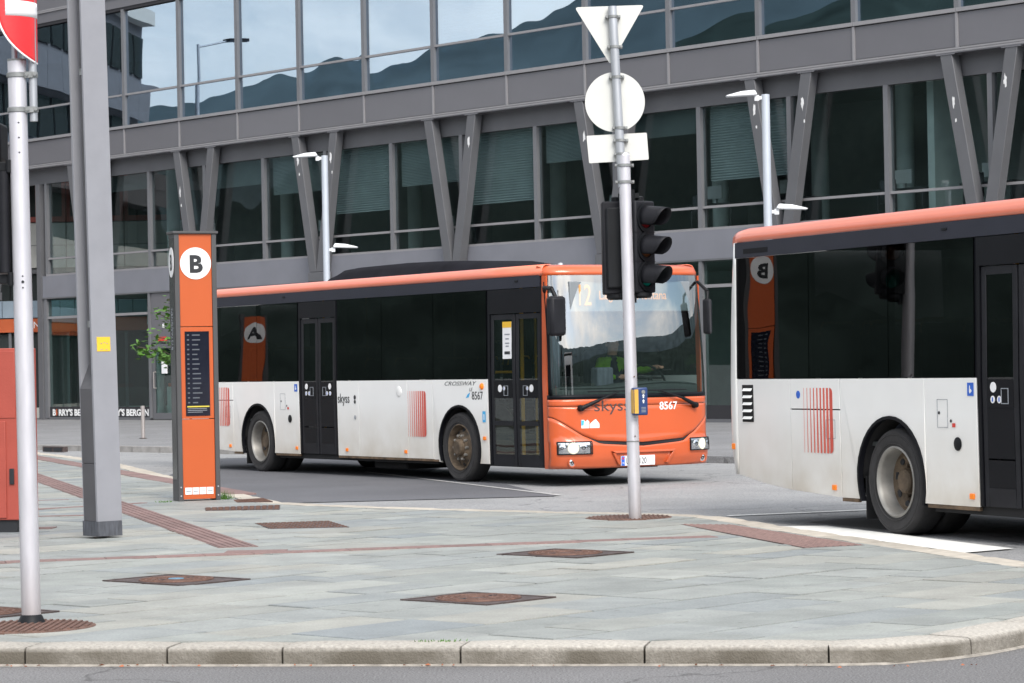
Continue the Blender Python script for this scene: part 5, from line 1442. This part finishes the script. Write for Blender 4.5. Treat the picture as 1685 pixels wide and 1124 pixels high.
    side_pr('rear_plate', M['bus_black'], T, rect(11.2, 11.7, ZC + .04, ZC + .09), o=.004, th=.003, smooth=False)
    # ---- underbody and floor
    ub = MB(); ub.box(.66, 1.84, .5, 9.9, .20, .33); ub.box(.06, 2.44, 3.35, 8.3, .24, .33); ub.box(.06, 2.44, 9.65, 10.9, .40, .5); ub.box(.06, 2.44, 10.9, 11.7, .50, .6)
    ub.build('chassis', M['under'], T)
    MB().box(.25, 1.0, 4.6, 5.6, .13, .24).build('tank', M['under'], T, bevel=.03)
    ax = MB(); 
    for y in (WY_F, WY_R): ax.tube((.3, y, WR_), (2.2, y, WR_), .09)
    ax.build('axle', M['under'], T)
    for y in (8.92 + .56,): 
        for x in (.06, 1.95): MB().box(x, x + .49, y + .0, y + .012, .12, .52).build('mud_flap', M['under'], T)
    fl_ = MB(); fl_.box(.66, 1.84, .45, 11.3, .335, .36)
    for a, b in ((.45, 2.05), (3.28, 8.32), (9.6, 10.6)): fl_.box(.06, .659, a, b, .335, .36); fl_.box(1.841, 2.44, a, b, .335, .36)
    fl_.build('floor', M['dash'], T)
    MB().box(.1, 2.4, 8.2, 11.7, .80, .84).build('raised_floor', M['dash'], T)
    MB().box(.64, 1.86, 8.1, 8.12, .36, .8).build('step', M['dash'], T)
    MB().box(.12, 2.38, .65, 11.8, ZC + .08, ZC + .11).build('ceiling', M['inside'], T)
    # wheels
    build_wheel(T, 'wheel', .16, WY_F, -1, True); build_wheel(T, 'wheel', BW - .16, WY_F, 1, True)
    build_wheel(T, 'wheel', .16, WY_R, -1, False); build_wheel(T, 'wheel', BW - .16, WY_R, 1, False)
    build_wheel(T, 'inner_wheel', .47, WY_R, -1, False, False); build_wheel(T, 'inner_wheel', BW - .47, WY_R, 1, False, False)
    # seats and rails
    def seat(y, x, z):
        s = MB(); s.box(x, x + .44, y - .02, y + .40, z + .36, z + .46); s.box(x + .03, x + .41, y + .36, y + .46, z + .40, z + 1.08)
        s.box(x + .15, x + .29, y + .1, y + .3, z, z + .36)
        so = s.build('seat', M['seat'], T, bevel=.03)
        MB().path([(x + .02, y + .42, z + 1.0), (x + .06, y + .43, z + 1.12), (x + .38, y + .43, z + 1.12), (x + .42, y + .42, z + 1.0)], .014, 8).build('grab_handle', M['handrail'], so)
    for y in (3.4, 4.3, 5.2): seat(y, .12, .62); seat(y, 1.5, .62); seat(y, 1.96, .62)
    for y in (8.2, 9.1, 10.0): seat(y, .12, .84); seat(y, .58, .84); seat(y, 1.5, .84); seat(y, 1.96, .84)
    for (x, y) in ((.62, 1.95), (1.05, 2.3), (.5, 6.2), (.5, 7.6), (1.9, 6.0)):
        MB().tube((x, y, .36), (x, y, ZC + .08), .018).build('handrail', M['handrail'], T)
    MB().path([(.12, 1.95, 1.52), (.62, 1.95, 1.52), (.62, 2.8, 1.52)], .018).build('handrail', M['handrail'], T)
    # ---- nose
    OR = M['bus_orange']
    def vline(x):      # lower edge of the bonnet panel
        d = abs(x - 1.25) / 1.25
        return interp([(0, .565), (.55, .60), (.72, .68), (1.0, .92)], d)
    lowb = lambda x: .235
    bt = lambda x: vline(x) - interp([(0, .055), (.5, .045), (.66, .010), (1, .008)], abs(x - 1.25) / 1.25)
    front_patch('bonnet', OR, T, vline, lambda x: 1.05, nv=8)
    front_patch('bonnet_top', OR, T, lambda x: 1.056 + .0, lambda x: 1.145, nv=3)
    front_patch('bumper', OR, T, lowb, bt, nv=12)
    front_patch('grille_backing', M['ink'], T, lambda x: .40, lambda x: 1.10, s0=-.97, s1=.97, o=-.03, nv=4)
    front_patch('screen_frame', M['bus_black'], T, lambda x: 1.150, lambda x: 1.205, nv=2, o=.002)
    # windscreen: one large curved pane
    gs0, gs1 = -.995, .995
    front_patch('windscreen', M['wscreen'], T, lambda x: 1.205, lambda x: 2.785, s0=gs0, s1=gs1, n=60, nv=24, solid=0, ang=80)
    front_patch('header_band', M['bus_band'], T, lambda x: 2.70, lambda x: 2.785, s0=gs0, s1=gs1, o=-.006, nv=2)
    for s in (-1, 1):
        a, b = (gs0, -.985) if s < 0 else (.985, gs1)
        front_patch('glass_border', M['bus_black'], T, lambda x: 1.205, lambda x: 2.70, s0=a, s1=b, n=4, o=-.006, nv=10)
    # roof cap
    def cap(u, v):
        n = 48; i = round(u * n); x = xs(1.43, n)[i]; 
        rows = [(2.787, 0), (2.83, .004), (2.875, .03), (2.91, .085), (2.93, .18), (2.942, .5)]
        z, dy = rows[round(v * 5)]
        hh = hw(2.8); inset = [0, -.003, .006, .03, .075, .14][round(v * 5)]
        xx = 1.25 + (x - 1.25) / 1.25 * (hh - inset)
        y = yfront(1.25 + (x - 1.25) / 1.25 * hw(2.787), 2.787) + dy
        if dy >= .5: y = max(y, .9)
        return (xx, y, z)
    MB().grid(cap, 48, 5, flip=True).build('roof_cap', OR, T, solid=.012, ang=60)
    # orange corner posts between front and doors
    side_pr('corner_post', OR, T, rect(yfront(0, 1.1) - .0 + .002, .468, .235, 2.785), th=.02, smooth=False)
    side_pr('corner_post', OR, T, rect(.362, .45, .235, 2.785), th=.02, far=True, smooth=False)
    for far in (False, True):
        pts = [(.44, ZT - .012), (.60, ZT - .012), (.60, ZT + .12), (.50, ZT + .10)]
        side_pr('roof_corner', OR, T, pts, o=-.002, th=.03, far=far, smooth=False)
    if not front_full: return T
    # head lamps
    def on_front(x, z, o): return Vector((x, yfront(x, z, o), z))
    for s in (-1, 1):
        def hx(q): return 1.25 + s * (1.25 - q)
        q0, q1 = .035, .46
        n = 14
        def fn(u, v, o=.004): 
            q = q0 + (q1 - q0) * u ** 1.4; zt = .590 - .03 * (1 - u) * 0; zb = .425 
            return tuple(on_front(hx(q), zb + (zt - zb) * v, o))
        H = MB().grid(fn, n, 4, flip=(s < 0)).build('headlight', M['dark_plastic'], T, solid=.01)
        MB().grid(lambda u, v: fn(.04 + .92 * u, .07 + .86 * v, .007), n, 4, flip=(s < 0)).build('reflector', M['chrome'], H)
        for (q, r_, m) in ((.215, .052, 'daylamp'), (.345, .050, 'chrome'), (.085, .040, 'chrome')):
            c = on_front(hx(q), .508, .008); nn = (on_front(hx(q) + .01, .508, 0) - on_front(hx(q) - .01, .508, 0)).cross(Vector((0, 0, 1))).normalized()
            if nn.y > 0: nn = -nn
            MB().lathe([(0, .012), (r_ * .6, .011), (r_, .006), (r_ + .008, .001)], c, nn, 24).build('lamp_bowl', M[m], H)
            if m == 'daylamp': MB().lathe([(r_ + .008, .002), (r_ + .02, .0035), (r_ + .026, .001)], c, nn, 24).build('lamp_glow', M['headlamp'], H)
            else: MB().lathe([(r_ * .35, .0125), (r_ * .45, .016), (r_ * .55, .0125)], c, nn, 20).build('bowl_ring', M['dark_plastic'], H)
        MB().grid(lambda u, v: fn(u, v, .026), n, 4, flip=(s < 0)).build('lamp_lens', M['lens_glass'], H)
        mbx = MB(); P = [fn(k / 10, 1, .027) for k in range(11)] + [fn(1, 1 - k / 3, .027) for k in range(1, 4)] + [fn(1 - k / 10, 0, .027) for k in range(1, 11)] + [fn(0, k / 3, .027) for k in range(1, 4)]
        MB().path([tuple(p) for p in P], .007, 6).build('lamp_rim', M['black_plastic'], H)
        c = on_front(hx(.205), .315, .0); 
        F = MB().lathe([(.062, -.004), (.062, .010), (.050, .012), (.046, .004)], c, (0, -1, 0), 24).build('fog_light', M['bus_orange'], T)
        MB().lathe([(0, .008), (.03, .007), (.047, .003)], c, (0, -1, 0), 24).build('fog_lens', M['chrome'], F)
        MB().lathe([(.012, .009), (.018, .013), (.024, .008)], c, (0, -1, 0), 16).build('fog_ring', M['dark_plastic'], F)
    # plate recess and plate
    rcs = MB(); xa, xb = .74, 1.76
    f_ = lambda p: (p[0], yfront(p[0], p[1], .001), p[1])
    lip = MB().prism([(xa, .455), (xb, .455), (xb - .05, .425), (xa + .05, .425)], lambda p: (p[0], yfront(p[0], p[1], .05), p[1]), lambda p: (p[0], yfront(p[0], p[1], .0), p[1]))
    lip.build('plate_hood', OR, T, bevel=.006)
    for s in (-1, 1):
        xx = 1.25 + s * .46
        MB().prism([(xx, .425), (xx + s * .04, .43), (xx - s * .06, .27), (xx - s * .11, .28)], lambda p: (p[0], yfront(p[0], p[1], .045), p[1]), lambda p: (p[0], yfront(p[0], p[1], .0), p[1])).build('hood_side', OR, T, bevel=.005)
    yp = yfront(1.25, .35, .022)
    plx0, plx1 = .88, 1.42
    P = MB().box(plx0, plx1, yp, yp + .02, .255, .385).build('number_plate', M['sign_white'], T, bevel=.003)
    MB().box(plx0 + .003, plx0 + .055, yp - .0015, yp, .258, .382).build('plate_band', M['blue_print'], P, smooth=False)
    MB().box(plx0 + .015, plx0 + .043, yp - .003, yp - .0015, .34, .365).build('plate_flag', M['red_print'], P, smooth=False)
    text('plate_country', 'N', .025, (plx0 + .018, yp - .003, .28), (1, 0, 0), (0, 0, 1), M['white_print'], P)
    text('plate_lettering', 'UE 10120', .085, (plx0 + .07, yp - .002, .277), (1, 0, 0), (0, 0, 1), M['ink'], P, wx=.72)
    # front lettering mapped on the curve
    fm = lambda p: Vector((p.x, yfront(p.x, p.z, .0015) - (p.y), p.z))
    text('front_lettering', 'skyss', .150, (.52, 0, .985), (1, 0, 0), (0, 0, 1), M['soft_dark'], T, wx=1.3, fn=fm, shear=0)
    text('front_number', '8567', .105, (1.545, 0, .985), (1, 0, 0), (0, 0, 1), M['white_print'], T, wx=1.05, fn=fm, bold=.0025)
    def fplate(pts, m, name, o=.002, parent=T): return MB().prism(pts, lambda p: (p[0], yfront(p[0], p[1], o), p[1]), lambda p: (p[0], yfront(p[0], p[1], 0), p[1])).build(name, M[m], parent, smooth=False)
    fplate([(.345, .765), (.455, .765), (.455, .85), (.43, .875), (.40, .85), (.385, .875), (.345, .875)], 'white_print', 'road_club_mark')
    fplate([(.345, .80), (.375, .80), (.385, .868), (.345, .868)], 'cyan_print', 'road_club_blue', .003)
    fplate([(.465, .765), (.60, .765), (.60, .82), (.55, .88), (.525, .87), (.465, .82)], 'white_print', 'road_club_mark')
    em = MB().lathe([(.030, .0), (.036, .006), (.042, .006), (.048, 0)], (1.155, yfront(1.155, .78, .002), .78), (0, -1, 0), 24).build('emblem', M['white_print'], T)
    MB().obox((1.155, yfront(1.155, .78, .004), .78), (.012, 0, .01), (0, .002, 0), (-.006, 0, .02)).build('emblem_figure', M['white_print'], em)
    # wipers
    for (xp, xt, s) in ((.33, .88, 1), (2.16, 1.55, -1)):
        a = on_front(xp, 1.03, .05); b = on_front(xp + (xt - xp) * .42, 1.13, .07); c = on_front(xt, 1.235, .035)
        w_ = MB(); w_.tube(a, b, .030, .022, 12); w_.tube(b, c, .016, .009, 10); wo = w_.build('wiper_arm', M['black_plastic'], T)
        MB().lathe([(0, .02), (.038, .015), (.045, -.04)], a, (0, -1, 0), 18).build('wiper_pivot', M['black_plastic'], wo)
        MB().path([tuple(on_front(xt - .35 * s + .8 * s * k / 8 - .1 * s, 1.245, .028)) for k in range(9)], .008, 6).build('wiper_blade', M['black_plastic'], wo)
    # destination display behind the glass
    yd = .155
    MB().box(.27, 2.20, yd + .02, yd + .10, 2.30, 2.70).build('display_box', M['display'], T, bevel=.01)
    text('display_text', '12', .29, (.36, yd + .01, 2.385), (1, 0, 0), (0, 0, 1), M['led'], T, wx=.62)
    text('display_text', 'Lægdene - Montana', .125, (.72, yd + .01, 2.46), (1, 0, 0), (0, 0, 1), M['led'], T, wx=.80)
    # blinds beside the windscreen, dashboard, wheel, cash desk
    def cur(u, v): return (.10 + .20 * u + .01 * sin(u * 26), .42 + .01 * cos(u * 40) + .10 * u, 1.22 + 1.46 * v)
    MB().grid(cur, 30, 4).build('side_blind', M['curtain'], T, solid=.006)
    front_patch('dashboard', M['dash'], T, lambda x: 1.0, lambda x: 1.30 + .06 * max(0, 1 - ((x - 1.75) / .75) ** 2), s0=-.93, s1=.93, o=-.16, nv=4)
    db = MB()
    for i in range(13):
        x = .16 + 2.18 * i / 12; z = 1.30 + .06 * max(0, 1 - ((x - 1.75) / .75) ** 2)
        db.v += [(x, yfront(x, 1.3, -.15), z), (x, .62, z + .01), (x, .66, 1.0)]
    for i in range(12):
        for j in range(2): a = i * 3 + j; db.f.append((a, a + 1, a + 4, a + 3))
    db.build('dashboard_top', M['dash'], T, solid=.02)
    sw = MB(); cx_, cy_, cz_ = 1.98, .86, 1.40
    tl = Vector((0, -.78, .62)).normalized(); aa = Vector((1, 0, 0)); bb_ = tl.cross(aa)
    P = [Vector((cx_, cy_, cz_)) + (aa * cos(2 * pi * k / 28) + bb_ * sin(2 * pi * k / 28)) * .235 for k in range(29)]
    sw.path(P, .016, 8); sw.tube((cx_, cy_, cz_), P[0], .012); sw.tube((cx_, cy_, cz_), P[14], .012); sw.tube((cx_, cy_, cz_), (cx_, .70, 1.15), .03)
    sw.build('steering_wheel', M['black_plastic'], T)
    MB().box(1.10, 1.36, .80, 1.0, .9, 1.56).build('ticket_machine', M['curtain'], T, bevel=.03)
    MB().box(1.05, 1.10, .9, 2.0, .36, 1.35).build('cab_wall', M['dash'], T)
    s = MB(); s.box(1.52, 1.98, 1.30, 1.80, .95, 1.08); s.box(1.54, 1.96, 1.74, 1.88, 1.05, 1.80); s.box(1.62, 1.88, 1.4, 1.7, .36, .95)
    s.build('driver_seat', M['seat'], T, bevel=.05)
    for (x, y) in ((.88, 1.5), (.98, 1.7), (.60, 1.95)): MB().tube((x, y, .36), (x, y, ZC + .08), .02).build('handrail', M['handrail'], T)
    # mirrors
    mm = MB().box(-.26, -.02, -.20, -.06, 1.98, 2.50).build('mirror', M['dark_plastic'], T, bevel=.045)
    MB().path([(-.14, -.12, 2.48), (-.16, -.06, 2.60), (-.10, .22, 2.62), (.02, .40, 2.58)], .028, 10).build('mirror_arm', M['black_plastic'], mm)
    mm = MB().box(2.31, 2.38, -.10, .06, 1.98, 2.46).build('mirror', M['dark_plastic'], T, bevel=.035)
    MB().path([(2.345, -.02, 2.44), (2.37, .0, 2.56), (2.42, .30, 2.70)], .022, 10).build('mirror_arm', M['black_plastic'], mm)
    # roof climate unit
    prof = [(2.3, 0), (2.7, .10), (3.6, .20), (4.3, .22), (5.2, .235), (6.7, .225), (7.2, .20), (7.55, .12), (7.65, 0)]
    a = MB(); vs = []
    for (y, h) in prof:
        wd = .55 + .15 * min(1, h / .15)
        for (x, k) in ((1.25 - wd - .08, 0), (1.25 - wd, .65), (1.25 - wd + .12, 1), (1.25 + wd - .12, 1), (1.25 + wd, .65), (1.25 + wd + .08, 0)): vs.append((x, y, ZT + .12 + h * k))
    for i in range(len(prof) - 1):
        for j in range(5): q = i * 6 + j; a.f.append((q, q + 1, q + 7, q + 6))
    a.v = vs; a.build('climate_unit', M['unit_black'], T)
    MB().box(1.25 - .60, 1.25 - .45, 5.2, 6.9, ZT + .20, ZT + .335).build('unit_grille', M['bus_band'], T, bevel=.02)
    MB().lathe([(0, .03), (.03, .028), (.04, 0)], (.5, .75, ZT + .14), (0, 0, 1), 16).build('roof_aerial', M['galv'], T)
    return T
M['soft_dark'] = mat('front_print_dark', (.07, .045, .045), .5)
bus('white and orange city bus facing the camera on line 12', (.634, 35.968, ZR), .5501, 'bus', True, True)
PB = .4124
# the second bus, its rear corner fixed where the photo shows it
rx, ry = 2.187, 27.894
bus('white and orange city bus leaving the frame at right, only its rear half in view', (rx + sin(PB) * BL, ry - cos(PB) * BL, ZR), PB, 'bus', False, False)

# ------------------------------------------------------------------ driver
def driver():
    T = bpy.data.objects.new('person', None)
    J = {'pel': (1.75, 1.52, 1.12, .15), 'bel': (1.75, 1.50, 1.28, .145), 'che': (1.75, 1.46, 1.50, .165), 'nk': (1.75, 1.44, 1.70, .065), 'hd0': (1.75, 1.42, 1.80, .085), 'hd1': (1.75, 1.41, 1.90, .10), 'hd2': (1.75, 1.41, 1.98, .07),
         'sl': (1.57, 1.45, 1.635, .075), 'el': (1.40, 1.28, 1.42, .055), 'wl': (1.66, 1.02, 1.42, .038), 'hl': (1.74, .96, 1.44, .042),
         'sr': (1.93, 1.45, 1.635, .075), 'er': (2.10, 1.22, 1.50, .055), 'wr': (2.18, 1.00, 1.545, .038), 'hr': (2.185, .92, 1.545, .042),
         'kl': (1.63, 1.05, 1.15, .085), 'al': (1.63, .95, .72, .06), 'kr': (1.87, 1.05, 1.15, .085), 'ar': (1.87, .95, .72, .06), 'hpl': (1.66, 1.48, 1.10, .11), 'hpr': (1.84, 1.48, 1.10, .11)}
    E_ = [('pel', 'bel'), ('bel', 'che'), ('che', 'nk'), ('nk', 'hd0'), ('hd0', 'hd1'), ('hd1', 'hd2'), ('che', 'sl'), ('sl', 'el'), ('el', 'wl'), ('wl', 'hl'), ('che', 'sr'), ('sr', 'er'), ('er', 'wr'), ('wr', 'hr'),
          ('pel', 'hpl'), ('hpl', 'kl'), ('kl', 'al'), ('pel', 'hpr'), ('hpr', 'kr'), ('kr', 'ar')]
    # fingers: unequal, bent round the rim
    def hand(pre, base, out, dn):
        w = Vector(base); side = Vector((1, 0, 0))
        for k, (dx, ln) in enumerate(((-.028, .055), (-.010, .065), (.010, .06), (.028, .045))):
            a = w + side * dx + Vector(out) * .03; b = a + Vector(out) * ln * .6; c = b + Vector(dn) * ln * .6
            for nm, p in (('a', a), ('b', b), ('c', c)): J[f'{pre}{k}{nm}'] = (p.x, p.y, p.z, .010)
            E_.append((pre, f'{pre}{k}a')); E_.append((f'{pre}{k}a', f'{pre}{k}b')); E_.append((f'{pre}{k}b', f'{pre}{k}c'))
        a = w + side * .04 * (1 if pre == 'hl' else -1) + Vector(dn) * .01; b = a + Vector(out) * .035
        J[pre + 't'] = (a.x, a.y, a.z, .012); J[pre + 'u'] = (b.x, b.y, b.z, .010)
        E_.append((pre, pre + 't')); E_.append((pre + 't', pre + 'u'))
    hand('hl', J['hl'][:3], (0, -.9, .3), (0, -.3, -.9)); hand('hr', J['hr'][:3], (0, -.9, .2), (0, -.3, -.9))
    names = list(J); me = bpy.data.meshes.new('body')
    me.from_pydata([J[n][:3] for n in names], [(names.index(a), names.index(b)) for a, b in E_], [])
    o = bpy.data.objects.new('tmp', me); col.objects.link(o)
    sk_ = o.modifiers.new('skin', 'SKIN'); sb = o.modifiers.new('sub', 'SUBSURF'); sb.levels = 2; sb.render_levels = 2
    for i, n in enumerate(names):
        r = J[n][3]; me.skin_vertices[0].data[i].radius = (r, r); me.skin_vertices[0].data[i].use_root = (n == 'pel')
    dg = bpy.context.evaluated_depsgraph_get(); m2 = bpy.data.meshes.new_from_object(o.evaluated_get(dg)); bpy.data.objects.remove(o)
    m2.name = 'person'; m2.materials.clear()
    for k in ('navy', 'hivis', 'skin', 'hair'): m2.materials.append(M[k])
    for p in m2.polygons:
        c = p.center; p.use_smooth = True; mi_ = 0
        if c.z > 1.73: mi_ = 2 if (c.z < 1.93 and c.y < 1.43) else 3
        if c.z > 1.33 and (abs(c.x - 1.75) > .19): mi_ = 1
        if c.z > 1.52 and c.z < 1.70 and abs(c.x - 1.75) > .05: mi_ = 1
        if c.y < 1.03 and c.z > 1.3: mi_ = 2
        p.material_index = mi_
    T = bpy.data.objects.new('person', m2); col.objects.link(T)
    tag(T, 'bus driver in a yellow high visibility jacket holding the steering wheel', 'person')
    T.location = (.634, 35.968, ZR); T.rotation_euler = (0, 0, .5501)
    # facial features
    fc_ = MB(); c = Vector((1.75, 1.33, 1.86))
    MB().lathe([(0, .012), (.012, .006), (.016, -.01)], c + Vector((0, -.005, 0)), (0, -1, -.2), 10).build('nose', M['skin'], T)
    for s in (-1, 1):
        MB().lathe([(0, .006), (.009, .003), (.011, -.004)], c + Vector((s * .035, .012, .03)), (0, -1, 0), 10).build('eye', M['ink'], T)
        MB().lathe([(0, .008), (.02, .004), (.026, -.006)], Vector((1.75 + s * .10, 1.42, 1.87)), (s, 0, 0), 10).build('ear', M['skin'], T)
    MB().box(1.725, 1.775, 1.325, 1.335, 1.805, 1.812).build('mouth', M['red_leaf'], T)
driver()

scene.cycles.max_bounces = 10
scene.cycles.transparent_max_bounces = 24
scene.cycles.use_denoising = True
